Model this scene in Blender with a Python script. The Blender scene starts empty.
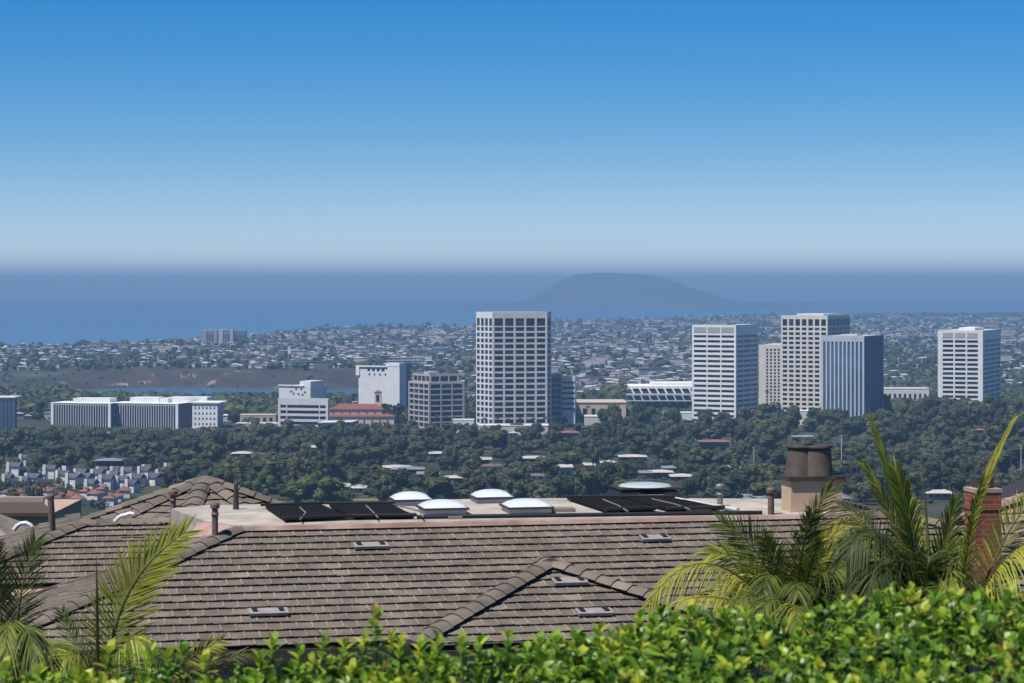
import bpy, math, random
from mathutils import Vector, Matrix, noise as mnoise

S = bpy.context.scene
COL = S.collection
R = math.radians
F = 2275.0            # focal length in picture pixels
EYE = 290.0           # picture row of eye level

# ------------------------------------------------------------------ camera
cd = bpy.data.cameras.new('camera')
cam = bpy.data.objects.new('camera', cd); COL.objects.link(cam)
cam.location = (0, 0, 0); cam.rotation_euler = (R(90), 0, 0)
cd.sensor_width = 36.0; cd.lens = 36.0 * F / 1024.0
cd.shift_y = -(341.5 - EYE) / 1024.0
cd.clip_start = 0.5; cd.clip_end = 90000
cd.dof.use_dof = True; cd.dof.focus_distance = 400; cd.dof.aperture_fstop = 7.0
S.camera = cam

# ------------------------------------------------------------------ sky, sun, exposure
SUN_EL, SUN_AZ = R(63), R(226)
w = bpy.data.worlds.new('World'); S.world = w; w.use_nodes = True
nt = w.node_tree
for n in list(nt.nodes): nt.nodes.remove(n)
sky = nt.nodes.new('ShaderNodeTexSky'); sky.sky_type = 'NISHITA'; sky.sun_disc = False
sky.sun_elevation = SUN_EL; sky.sun_rotation = SUN_AZ
sky.altitude = 1800; sky.air_density = 1.0; sky.dust_density = 0.0; sky.ozone_density = 10.0
bg = nt.nodes.new('ShaderNodeBackground'); bg.inputs['Strength'].default_value = 0.083
out = nt.nodes.new('ShaderNodeOutputWorld')
hs = nt.nodes.new('ShaderNodeHueSaturation'); hs.inputs['Saturation'].default_value = 1.33
nt.links.new(sky.outputs['Color'], hs.inputs['Color']); 
# the pale band of thick air low over the horizon, added to the clear sky by elevation
gt_ = nt.nodes.new('ShaderNodeTexCoord'); gs_ = nt.nodes.new('ShaderNodeSeparateXYZ'); nt.links.new(gt_.outputs['Generated'], gs_.inputs[0])
g0 = nt.nodes.new('ShaderNodeMath'); g0.operation = 'MAXIMUM'; g0.inputs[1].default_value = 0.0; nt.links.new(gs_.outputs['Z'], g0.inputs[0])
g1 = nt.nodes.new('ShaderNodeMath'); g1.operation = 'MULTIPLY'; g1.inputs[1].default_value = -1 / 0.0215; nt.links.new(g0.outputs[0], g1.inputs[0])
g2 = nt.nodes.new('ShaderNodeMath'); g2.operation = 'EXPONENT'; nt.links.new(g1.outputs[0], g2.inputs[0])
g4 = nt.nodes.new('ShaderNodeMapRange'); g4.inputs['From Min'].default_value = 0.0; g4.inputs['From Max'].default_value = 0.014; nt.links.new(gs_.outputs['Z'], g4.inputs['Value'])
g5 = nt.nodes.new('ShaderNodeMath'); g5.operation = 'MULTIPLY'; nt.links.new(g2.outputs[0], g5.inputs[0]); nt.links.new(g4.outputs[0], g5.inputs[1])
g3 = nt.nodes.new('ShaderNodeMix'); g3.data_type = 'RGBA'; g3.blend_type = 'ADD'; g3.clamp_factor = False
g3.inputs['B'].default_value = (9.2, 9.0, 8.6, 1); nt.links.new(g5.outputs[0], g3.inputs['Factor']); nt.links.new(hs.outputs['Color'], g3.inputs['A'])
nt.links.new(g3.outputs['Result'], bg.inputs['Color'])
nt.links.new(bg.outputs[0], out.inputs['Surface'])
sl = bpy.data.lights.new('sun', 'SUN'); sl.energy = 4.8; sl.angle = R(0.53); sl.color = (1.0, 0.95, 0.87)
so = bpy.data.objects.new('sun', sl); COL.objects.link(so)
sdir = Vector((math.sin(SUN_AZ) * math.cos(SUN_EL), math.cos(SUN_AZ) * math.cos(SUN_EL), math.sin(SUN_EL)))
so.rotation_euler = (-sdir).to_track_quat('-Z', 'Y').to_euler(); so.location = sdir * 300
vs = S.view_settings
S.display_settings.display_device = 'sRGB'
vs.view_transform = 'Standard'; vs.look = 'None'; vs.gamma = 1.0; vs.exposure = 0.3; vs.use_curve_mapping = False
S.cycles.max_bounces = 5; S.cycles.diffuse_bounces = 2; S.cycles.glossy_bounces = 2
S.cycles.transmission_bounces = 3; S.cycles.volume_bounces = 0; S.cycles.transparent_max_bounces = 6
S.cycles.use_denoising = True
try:
    S.cycles.denoiser = 'OPENIMAGEDENOISE'; S.cycles.denoising_input_passes = 'RGB_ALBEDO_NORMAL'
    S.cycles.denoising_prefilter = 'ACCURATE'
except Exception: pass
HAZE_DENSITY = 1.28e-4
HAZE_COLOUR = (0.285, 0.495, 0.79)

# ------------------------------------------------------------------ helpers
def PX(px, py, Y):
    """the world point seen at a picture pixel, Y metres ahead"""
    return Vector(((px - 512.0) * Y / F, Y, (EYE - py) * Y / F))
def at_z(px, py, z):
    Y = -z * F / (py - EYE)
    return PX(px, py, Y)
def lerp(a, b, t): return a + (b - a) * t
def table(tb, x):
    if x <= tb[0][0]: return tb[0][1]
    for (x0, y0), (x1, y1) in zip(tb, tb[1:]):
        if x <= x1: return lerp(y0, y1, (x - x0) / (x1 - x0))
    return tb[-1][1]
def jit(c, rnd, a=0.1):
    k = 1 + rnd.uniform(-a, a)
    return tuple(max(0.0, min(1.0, v * k)) for v in c)

class MB:
    """collects faces (with a colour each) for ONE mesh object"""
    def __init__(s): s.v = []; s.f = []; s.c = []; s.smooth = []
    def face(s, pts, c=(1, 1, 1), sm=False):
        i = len(s.v); s.v.extend(tuple(p) for p in pts); s.f.append(tuple(range(i, i + len(pts)))); s.c.append(c); s.smooth.append(sm)
    def poly(s, verts, faces, c=(1, 1, 1), sm=False):
        i = len(s.v); s.v.extend(tuple(p) for p in verts)
        for f in faces: s.f.append(tuple(i + k for k in f)); s.c.append(c); s.smooth.append(sm)
    def hexa(s, p, c=(1, 1, 1)):
        """p: 8 points, bottom ring then top ring, counter-clockwise from above"""
        s.poly(p, [(3, 2, 1, 0), (4, 5, 6, 7), (0, 1, 5, 4), (1, 2, 6, 5), (2, 3, 7, 6), (3, 0, 4, 7)], c)
    def box(s, x0, x1, y0, y1, z0, z1, c=(1, 1, 1), fr=None):
        p = [(x0, y0, z0), (x1, y0, z0), (x1, y1, z0), (x0, y1, z0), (x0, y0, z1), (x1, y0, z1), (x1, y1, z1), (x0, y1, z1)]
        if fr: p = [fr(*q) for q in p]
        s.hexa(p, c)
    def prism(s, pts, z0, z1, c=(1, 1, 1)):
        n = len(pts)
        v = [(x, y, z0) for x, y in pts] + [(x, y, z1) for x, y in pts]
        s.poly(v, [tuple(range(n - 1, -1, -1)), tuple(range(n, 2 * n))] + [(i, (i + 1) % n, n + (i + 1) % n, n + i) for i in range(n)], c)
    def tube(s, pts, rads, n=8, c=(1, 1, 1), caps=True, sm=True):
        pts = [Vector(p) for p in pts]; rings = []
        for i, p in enumerate(pts):
            t = (pts[min(i + 1, len(pts) - 1)] - pts[max(i - 1, 0)]).normalized()
            a = t.cross(Vector((0, 0, 1)))
            if a.length < 1e-3: a = t.cross(Vector((0, 1, 0)))
            a.normalize(); b = t.cross(a)
            rings.append([p + (a * math.cos(2 * math.pi * k / n) + b * math.sin(2 * math.pi * k / n)) * rads[i] for k in range(n)])
        v = [q for r in rings for q in r]; f = []
        for i in range(len(rings) - 1):
            for k in range(n):
                f.append((i * n + k, (i + 1) * n + k, (i + 1) * n + (k + 1) % n, i * n + (k + 1) % n))
        s.poly(v, f, c, sm)
        if caps:
            s.face(rings[0], c); s.face(rings[-1][::-1], c)
    def lathe(s, cx, cy, prof, n=20, c=(1, 1, 1), sx=1.0, sm=True):
        """prof: (radius, z) going up"""
        v = [(cx + r * sx * math.cos(2 * math.pi * k / n), cy + r * math.sin(2 * math.pi * k / n), z) for r, z in prof for k in range(n)]
        f = [(i * n + k, i * n + (k + 1) % n, (i + 1) * n + (k + 1) % n, (i + 1) * n + k) for i in range(len(prof) - 1) for k in range(n)]
        s.poly(v, f, c, sm)
        s.face(v[:n][::-1], c); s.face(v[-n:], c)
    def mesh(s, name):
        m = bpy.data.meshes.new(name); m.from_pydata(s.v, [], s.f); m.update()
        a = m.color_attributes.new('tint', 'FLOAT_COLOR', 'CORNER')
        buf = []
        for f, c in zip(s.f, s.c): buf.extend((c[0], c[1], c[2], 1.0) * len(f))
        a.data.foreach_set('color', buf)
        m.polygons.foreach_set('use_smooth', s.smooth)
        return m
    def build(s, name, mat, parent=None):
        m = s.mesh(name); m.materials.append(mat)
        o = bpy.data.objects.new(name, m); COL.objects.link(o)
        if parent is not None: o.parent = parent
        return o

def tag(o, label=None, cat=None, group=None, kind=None):
    if label: o['label'] = label
    if cat: o['category'] = cat
    if group: o['group'] = group
    if kind: o['kind'] = kind
    return o
def thing(name, label, cat, loc=(0, 0, 0), group=None):
    o = bpy.data.objects.new(name, None); COL.objects.link(o); o.location = loc; o.empty_display_size = 0.5
    return tag(o, label, cat, group)
def local(o):
    """keeps world-built children where they are under an Empty that stands at its own base"""
    bpy.context.view_layer.update()
    m = o.matrix_world.inverted()
    for ch in o.children: ch.matrix_parent_inverse = m

MATS = {}
def mat(name, col=(0.5, 0.5, 0.5), rough=0.8, tint=False, var=0.12, scale=1.0, spec=0.3, metal=0.0, bump=0.0, bscale=20.0, transl=0.0, var2=None):
    """a procedural material: colour broken up by noise in object space, optionally times the per-face tint"""
    if name in MATS: return MATS[name]
    m = bpy.data.materials.new(name); m.use_nodes = True; t = m.node_tree; N = t.nodes; L = t.links
    b = N['Principled BSDF']; o = N['Material Output']
    b.inputs['Roughness'].default_value = rough; b.inputs['Metallic'].default_value = metal
    b.inputs['Specular IOR Level'].default_value = spec
    tc = N.new('ShaderNodeTexCoord'); nz = N.new('ShaderNodeTexNoise'); nz.inputs['Scale'].default_value = scale; nz.inputs['Detail'].default_value = 5
    L.new(tc.outputs['Object'], nz.inputs['Vector'])
    mr = N.new('ShaderNodeMapRange'); mr.inputs['From Min'].default_value = 0.3; mr.inputs['From Max'].default_value = 0.7
    mr.inputs['To Min'].default_value = 1 - var; mr.inputs['To Max'].default_value = 1 + var
    L.new(nz.outputs['Fac'], mr.inputs['Value'])
    mx = N.new('ShaderNodeMix'); mx.data_type = 'RGBA'; mx.blend_type = 'MULTIPLY'; mx.inputs['Factor'].default_value = 1.0
    L.new(mr.outputs[0], mx.inputs['B'])
    if tint:
        at = N.new('ShaderNodeAttribute'); at.attribute_name = 'tint'
        L.new(at.outputs['Color'], mx.inputs['A'])
    elif var2:
        n2 = N.new('ShaderNodeTexNoise'); n2.inputs['Scale'].default_value = scale * 0.23; n2.inputs['Detail'].default_value = 4
        L.new(tc.outputs['Object'], n2.inputs['Vector'])
        r2 = N.new('ShaderNodeMapRange'); r2.inputs['From Min'].default_value = 0.4; r2.inputs['From Max'].default_value = 0.62
        L.new(n2.outputs['Fac'], r2.inputs['Value'])
        m2 = N.new('ShaderNodeMix'); m2.data_type = 'RGBA'
        m2.inputs['A'].default_value = (*col, 1); m2.inputs['B'].default_value = (*var2, 1)
        L.new(r2.outputs[0], m2.inputs['Factor']); L.new(m2.outputs['Result'], mx.inputs['A'])
    else:
        mx.inputs['A'].default_value = (*col, 1)
    L.new(mx.outputs['Result'], b.inputs['Base Color'])
    if bump:
        nb = N.new('ShaderNodeTexNoise'); nb.inputs['Scale'].default_value = bscale; nb.inputs['Detail'].default_value = 6
        L.new(tc.outputs['Object'], nb.inputs['Vector'])
        bp = N.new('ShaderNodeBump'); bp.inputs['Strength'].default_value = bump; bp.inputs['Distance'].default_value = 0.02
        L.new(nb.outputs['Fac'], bp.inputs['Height']); L.new(bp.outputs[0], b.inputs['Normal'])
    if transl:
        tr = N.new('ShaderNodeBsdfTranslucent'); ms = N.new('ShaderNodeMixShader'); ms.inputs[0].default_value = transl
        L.new(mx.outputs['Result'], tr.inputs['Color']); L.new(b.outputs[0], ms.inputs[1]); L.new(tr.outputs[0], ms.inputs[2])
        L.new(ms.outputs[0], o.inputs['Surface'])
    MATS[name] = m
    return m

TILE = mat('concrete_roof_tile', tint=True, var=0.27, scale=1.7, rough=0.9, spec=0.15, bump=0.25, bscale=30)
TINT = mat('painted_surface', tint=True, var=0.06, scale=0.15, rough=0.85, spec=0.2)
STUCCO = mat('beige_stucco', (0.40, 0.29, 0.22), 0.95, var=0.1, scale=1.5, bump=0.3, bscale=40)
CAPSHEET = mat('mineral_cap_sheet', (0.39, 0.345, 0.295), 0.95, var=0.24, scale=2.0, bump=0.3, bscale=60, var2=(0.33, 0.295, 0.255))
COPPER = mat('weathered_copper', (0.25, 0.145, 0.115), 0.6, var=0.25, scale=2.5, var2=(0.34, 0.235, 0.20))
BLACKMAT = mat('black_rubber_mat', (0.010, 0.010, 0.011), 0.75, var=0.5, scale=9, spec=0.08, bump=0.4, bscale=50)
BLACKMETAL = mat('black_metal', (0.018, 0.018, 0.02), 0.5, var=0.2)
DARKBROWN = mat('dark_brown_metal', (0.055, 0.045, 0.04), 0.6, var=0.2, scale=4)
CURB = mat('pale_curb_metal', (0.40, 0.41, 0.43), 0.5, var=.12, scale=4)
GREYMETAL = mat('grey_metal', (0.20, 0.20, 0.21), 0.5, var=0.12, scale=3, metal=0.2)
PIPEBROWN = mat('brown_vent_paint', (0.15, 0.105, 0.09), 0.7, var=0.25, scale=8)
WHITEPLASTIC = mat('white_acrylic', (0.60, 0.63, 0.66), 0.3, var=0.05, scale=2, spec=0.5)
VENTMETAL = mat('roof_vent_metal', (0.27, 0.25, 0.235), 0.6, var=0.15, scale=6)
BRICK = None
GLASS = mat('dark_window_glass', tint=True, rough=0.25, var=0.3, scale=0.08, spec=0.3)
GLASSB = mat('blue_window_glass', (0.05, 0.10, 0.18), 0.15, var=0.4, scale=0.05, spec=0.6)
BARK = mat('bark', (0.075, 0.06, 0.05), 0.95, var=0.3, scale=2)
LEAF = mat('tree_leaf', tint=True, var=0.25, scale=0.25, rough=0.7, spec=0.25, transl=0.15)
PALMLEAF = mat('palm_leaflet', tint=True, var=0.18, scale=2.0, rough=0.5, spec=0.22, transl=0.33)
HEDGELEAF = mat('hedge_leaf', tint=True, var=0.15, scale=4.0, rough=0.38, spec=0.4, transl=0.38)
# ================================================================== THE SETTING
PROFILE = [(-60, -3.2), (11.5, -3.2), (14, -3.8), (34, -9.3), (70, -10.8), (120, -18), (300, -50), (600, -76), (850, -84),
           (1050, -91), (1350, -97), (1650, -101), (2000, -108), (2380, -116), (2440, -119.5), (2710, -119.5), (2740, -117), (2850, -99), (3000, -100), (60000, -100)]
PROFILE_RIGHT = PROFILE[:12] + [(2000, -106), (2600, -106), (3200, -100), (60000, -100)]
COAST = [(-400, 3700), (0, 4050), (120, 4250), (230, 4900), (300, 5400), (322, 6200), (480, 6300), (560, 7600), (640, 8000), (760, 9500), (1024, 10500), (1500, 11000)]
def coast(px): return table(COAST, px)
def ground_z(X, Y):
    px = 512 + F * X / max(Y, 60.0)
    k = max(0.0, min(1.0, (px - 385) / 45.0)); k = k * k * (3 - 2 * k)
    wig = mnoise.noise((X * 0.006, 3.1, 0)) * 45 + mnoise.noise((X * 0.02, 7.7, 0)) * 14 if Y > 2300 else 0
    k = max(k, max(0.0, min(1.0, (95 - px) / 40.0)) * .8)
    z = lerp(table(PROFILE, Y + wig), table(PROFILE_RIGHT, Y), k)
    if Y > 900:
        a = min(1, (Y - 900) / 800)
        z += a * (2.6 * mnoise.noise((X * 0.004, Y * 0.0016, 0.3)) if (Y > 2900 or k > 0.9 or Y < 2200) else 0)
    if px > 850 and 1150 < Y < 2100:
        z += 6.0 * min(1, (px - 850) / 80) * math.sin((Y - 1150) / 950 * math.pi)
    if px < 248 and 1380 < Y < 1720: z -= 8.0 * min(1.0, (248 - px) / 14) * math.sin((Y - 1380) / 340 * math.pi) ** .5
    c = coast(px)
    if Y > c - 60: z -= min(1.0, (Y - c + 60) / 120.0) * 40
    return z

def build_ground():
    ys = [-60, -20, 0, 8, 11.5, 14, 18, 24, 30, 34, 45, 60, 80, 110, 150, 200, 270, 360, 480, 600, 720, 850]
    y = 900
    while y < 2350: ys.append(y); y += 45
    while y < 2960: ys.append(y); y += 14
    while y < 11500: ys.append(y); y *= 1.022
    ys += [12500, 15000, 18500, 24800]
    nx = 150; V = []; Fc = []
    for y in ys:
        half = 60 + max(y, 0) * 0.42
        for i in range(nx + 1):
            x = (i / nx * 2 - 1) * half
            V.append((x, y, ground_z(x, y)))
    for j in range(len(ys) - 1):
        for i in range(nx):
            a = j * (nx + 1) + i; Fc.append((a, a + 1, a + nx + 2, a + nx + 1))
    m = bpy.data.meshes.new('ground'); m.from_pydata(V, [], Fc); m.update()
    m.polygons.foreach_set('use_smooth', [True] * len(Fc))
    g = bpy.data.materials.new('ground_cover'); g.use_nodes = True; t = g.node_tree; N = t.nodes; L = t.links; b = N['Principled BSDF']
    b.inputs['Roughness'].default_value = 1.0; b.inputs['Specular IOR Level'].default_value = 0.05
    tc = N.new('ShaderNodeTexCoord')
    def noise(scale, detail=5):
        mp = N.new('ShaderNodeMapping'); mp.inputs['Scale'].default_value = (1, 0.5, 1)
        n = N.new('ShaderNodeTexNoise'); n.inputs['Scale'].default_value = scale; n.inputs['Detail'].default_value = detail
        L.new(tc.outputs['Object'], mp.inputs[0]); L.new(mp.outputs[0], n.inputs['Vector']); return n
    def ramp(src, stops):
        r = N.new('ShaderNodeValToRGB'); r.color_ramp.elements[0].position = stops[0][0]; r.color_ramp.elements[0].color = (*stops[0][1], 1)
        r.color_ramp.elements[1].position = stops[-1][0]; r.color_ramp.elements[1].color = (*stops[-1][1], 1)
        for p, c in stops[1:-1]:
            e = r.color_ramp.elements.new(p); e.color = (*c, 1)
        L.new(src, r.inputs[0]); return r
    n1 = noise(0.012); base = ramp(n1.outputs['Fac'], [(0.3, (0.03, 0.04, 0.022)), (0.5, (0.05, 0.055, 0.034)), (0.66, (0.085, 0.08, 0.06)), (0.75, (0.14, 0.125, 0.10))])
    n2 = noise(0.035, 6); bl = ramp(n2.outputs['Fac'], [(0.3, (0.04, 0.042, 0.03)), (0.5, (0.06, 0.05, 0.042)), (0.61, (0.08, 0.06, 0.048)), (0.665, (0.26, 0.20, 0.155)), (0.74, (0.36, 0.27, 0.21))])
    ge = N.new('ShaderNodeNewGeometry'); sp = N.new('ShaderNodeSeparateXYZ'); L.new(ge.outputs['Normal'], sp.inputs[0])
    po = N.new('ShaderNodeSeparateXYZ'); L.new(ge.outputs['Position'], po.inputs[0])
    mr = N.new('ShaderNodeMapRange'); mr.inputs['From Min'].default_value = 0.997; mr.inputs['From Max'].default_value = 0.988; L.new(sp.outputs['Z'], mr.inputs['Value'])
    gt = N.new('ShaderNodeMath'); gt.operation = 'GREATER_THAN'; gt.inputs[1].default_value = 2300; L.new(po.outputs['Y'], gt.inputs[0])
    ml = N.new('ShaderNodeMath'); ml.operation = 'MULTIPLY'; L.new(mr.outputs[0], ml.inputs[0]); L.new(gt.outputs[0], ml.inputs[1])
    mx = N.new('ShaderNodeMix'); mx.data_type = 'RGBA'; L.new(ml.outputs[0], mx.inputs['Factor']); L.new(base.outputs[0], mx.inputs['A']); L.new(bl.outputs[0], mx.inputs['B'])
    L.new(mx.outputs['Result'], b.inputs['Base Color'])
    m.materials.append(g)
    o = bpy.data.objects.new('ground', m); COL.objects.link(o); tag(o, 'hillside, valley floor and brown bluff under the city', kind='structure')
build_ground()

def water_mat(name, col, rough):
    m = mat(name, col, rough, var=0.12, scale=0.004, spec=0.5, bump=0.0); return m
mb = MB(); mb.face([(-40000, 3300, -127), (40000, 3300, -127), (40000, 24800, -127), (-40000, 24800, -127)])
tag(mb.build('sea', water_mat('sea_water', (0.07, 0.16, 0.25), 0.25)), 'blue ocean fading into haze beyond the coast', kind='structure')
mb = MB(); mb.face([(-1150, 2390, -117.9), (-40, 2390, -117.9), (-40, 2790, -117.9), (-1150, 2790, -117.9)])
tag(mb.build('bay_water', water_mat('bay_water', (0.06, 0.10, 0.14), 0.25)), 'strip of bay water below the brown bluff', kind='structure')

def build_far_hill():
    y0, y1 = 15900.0, 18300.0; nx, ny = 130, 26; V = []; Fc = []
    prof = [(300, 0.0), (420, 0.05), (470, 0.03), (520, 0.14), (545, 0.5), (566, 0.86), (580, 0.965), (598, 1.0), (612, 0.995), (640, 0.965), (660, 0.88), (690, 0.56), (730, 0.2), (800, 0.07), (900, 0.02), (1000, 0.0), (1120, 0.0), (1300, 0.0)]
    for j in range(ny + 1):
        y = lerp(y0, y1, j / ny); s = max(0.0, math.sin(math.pi * j / ny)) ** 0.8
        for i in range(nx + 1):
            px = lerp(300, 1300, i / nx); x = (px - 512) * 17100 / F
            h = 257.0 * table(prof, px) * s + 5 * mnoise.noise((x * 0.0012, y * 0.0012, 0)) * s
            V.append((x, y, -129 + h))
    for j in range(ny):
        for i in range(nx):
            a = j * (nx + 1) + i; Fc.append((a, a + 1, a + nx + 2, a + nx + 1))
    m = bpy.data.meshes.new('far_hill'); m.from_pydata(V, [], Fc); m.update(); m.polygons.foreach_set('use_smooth', [True] * len(Fc))
    m.materials.append(mat('scrub_hill', (0.11, 0.12, 0.10), 1.0, var=0.3, scale=0.001))
    o = bpy.data.objects.new('far_hill', m); COL.objects.link(o); tag(o, 'long low headland fading into haze on the horizon', kind='structure')
build_far_hill()

def build_haze():
    mb = MB(); mb.box(-41000, 41000, -90, 25000, -145, 139)
    m = bpy.data.materials.new('haze'); m.use_nodes = True; t = m.node_tree
    for n in list(t.nodes):
        if n.type == 'BSDF_PRINCIPLED': t.nodes.remove(n)
    pv = t.nodes.new('ShaderNodeVolumePrincipled'); pv.inputs['Color'].default_value = (*HAZE_COLOUR, 1)
    pv.inputs['Density'].default_value = HAZE_DENSITY; pv.inputs['Anisotropy'].default_value = 0.0
    t.links.new(pv.outputs[0], t.nodes['Material Output'].inputs['Volume'])
    o = mb.build('haze', m); tag(o, 'blue marine haze over the coast', kind='stuff')
build_haze()

# ================================================================== BUILDINGS
WHITE = (0.78, 0.78, 0.77); CREAM = (0.60, 0.53, 0.43)
class Facade:
    """a grid of piers and spandrels standing proud of a wall from p0 to p1 (left to right seen from outside), with set-back windows"""
    def __init__(s, p0, p1):
        s.p0 = Vector((p0[0], p0[1])); d = Vector((p1[0], p1[1])) - s.p0; s.L = d.length; s.d = d / s.L; s.n = Vector((s.d.y, -s.d.x))
    def box(s, mb, s0, s1, o0, o1, z0, z1, c):
        def q(a, o, z): p = s.p0 + s.d * a + s.n * o; return (p.x, p.y, z)
        mb.hexa([q(s0, o1, z0), q(s1, o1, z0), q(s1, o0, z0), q(s0, o0, z0), q(s0, o1, z1), q(s1, o1, z1), q(s1, o0, z1), q(s0, o0, z1)], c)
def even(L, n, gap, edge=None):
    """n openings over a length L, GAP apart, EDGE from the ends"""
    e = gap if edge is None else edge
    wd = (L - 2 * e - (n - 1) * gap) / n
    return [(e + i * (wd + gap), e + i * (wd + gap) + wd) for i in range(n)]
def grid(fc, frame, wins, z0, z1, cols, rows, col, proud=0.5, rowproud=None, glass_c=(1, 1, 1)):
    rp = proud * 0.8 if rowproud is None else rowproud
    edges = [-proud * 0.92] + [e for c in cols for e in c] + [fc.L + proud * 0.92]
    for a, b in zip(edges[0::2], edges[1::2]):
        if b - a > 0.02: fc.box(frame, a, b, -0.05, proud, z0, z1, col)
    e2 = [z0] + [e for r in rows for e in r] + [z1]
    for a, b in zip(e2[0::2], e2[1::2]):
        if b - a > 0.02: fc.box(frame, -rp * 0.9, fc.L + rp * 0.9, -0.04, rp, a, b, col)
    for r in sorted(rows, reverse=True):
        for c in cols: wins.append((fc, c[0] - 0.05, c[1] + 0.05, r[0] - 0.05, r[1] + 0.05))
wr_ = random.Random(9)
def wtint():
    k = wr_.uniform(.6, 1.5) if wr_.random() > .07 else wr_.uniform(2.2, 4.5)
    return (.011 * k, .014 * k, .019 * k)
def put_windows(root, wins, gm, limit=100, name='window'):
    for fc, a, b, z0, z1 in wins[:limit]:
        m = MB(); fc.box(m, a, b, 0.02, 0.10, z0, z1, wtint()); m.build(name, gm, root)
    if wins[limit:]:
        m = MB()
        for fc, a, b, z0, z1 in wins[limit:]: fc.box(m, a, b, 0.02, 0.10, z0, z1, wtint())
        tag(m.build('window_rows', gm, root), kind='stuff')
def corner_plan(xl, xc, xr, Y, depth=None):
    """plan of a tower whose near corner shows at xc, with faces reaching xl and xr: C, left end, right end, far corner"""
    C = Vector(((xc - 512) * Y / F, Y)); w1 = (xc - xl) * Y / F; w2 = (xr - xc) * Y / F
    if depth is None: th = math.atan2(w2, w1); L1 = L2 = math.hypot(w1, w2)
    else: th = depth; L1 = w1 / math.cos(th); L2 = w2 / math.sin(th)
    # remove perspective foreshortening of the receding ends
    for _ in range(8):
        A = C + Vector((-math.cos(th), math.sin(th))) * L1; B = C + Vector((math.sin(th), math.cos(th))) * L2
        pa = 512 + F * A.x / A.y; pb = 512 + F * B.x / B.y
        L1 *= (xc - xl) / max(xc - pa, 1e-3); L2 *= (xr - xc) / max(pb - xc, 1e-3)
    D = A + B - C
    return C, A, B, D
def Z(py, Y): return (EYE - py) * Y / F
def rows_px(Y, y_first, pitch, h, n): return sorted((Z(y_first + i * pitch + h, Y), Z(y_first + i * pitch, Y)) for i in range(n))
def core(root, plan, z0, z1, col, name='wall'):
    mb = MB(); C, A, B, D = plan; mb.prism([A, C, B, D], z0, z1, col); return mb.build(name, TINT, root)
def boxon(root, plan, ins, z0, z1, col, name='penthouse', fr=(0.2, 0.8, 0.2, 0.8)):
    C, A, B, D = plan
    def q(a, b): return C + (A - C) * a + (B - C) * b
    mb = MB(); mb.prism([q(fr[1], fr[2]), q(fr[0], fr[2]), q(fr[0], fr[3]), q(fr[1], fr[3])], z0, z1, col); return mb.build(name, TINT, root)
def tower(name, label, xl, xc, xr, ytop, ybase, Y, colsL, colsR, rowsL, rowsR, col, glass, cat='office tower', proud=0.55, depth=None, limit=100, colR=None, roofc=None, glassR=None):
    plan = corner_plan(xl, xc, xr, Y, depth); C, A, B, D = plan
    root = thing(name, label, cat, (C.x, C.y, 0)); z0 = Z(ybase, Y); z1 = Z(ytop, Y); root.location.z = z0
    core(root, plan, z0, z1 - 0.6, (0.12, 0.12, 0.13) if proud > 0.2 else col, 'core_wall')
    fr = MB(); wins = []; wr = []
    fl = Facade(A, C); fR = Facade(C, B)
    def cl(spec, L): return spec(L) if callable(spec) else spec
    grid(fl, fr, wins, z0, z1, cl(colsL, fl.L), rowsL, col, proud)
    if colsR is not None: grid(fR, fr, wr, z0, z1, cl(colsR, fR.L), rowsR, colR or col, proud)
    for P, Q in ((B, D), (D, A)):
        fb = Facade(P, Q); fb.box(fr, 0, fb.L, 0.02, proud * 0.8, z0, z1 - 0.03, col)
    fr.build('facade_frame', TINT, root)
    if glassR: put_windows(root, wr, glassR, 30); put_windows(root, wins, glass, limit - 30)
    else: put_windows(root, wins + wr, glass, limit)
    mb = MB(); c = C + (D - C) * 0.5
    mb.prism([c + (p - c) * 0.97 for p in (A, C, B, D)], z1 - 0.55, z1 - 0.25, roofc or (0.5, 0.5, 0.5)); mb.build('roof', TINT, root)
    return root, plan, z0, z1

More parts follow.
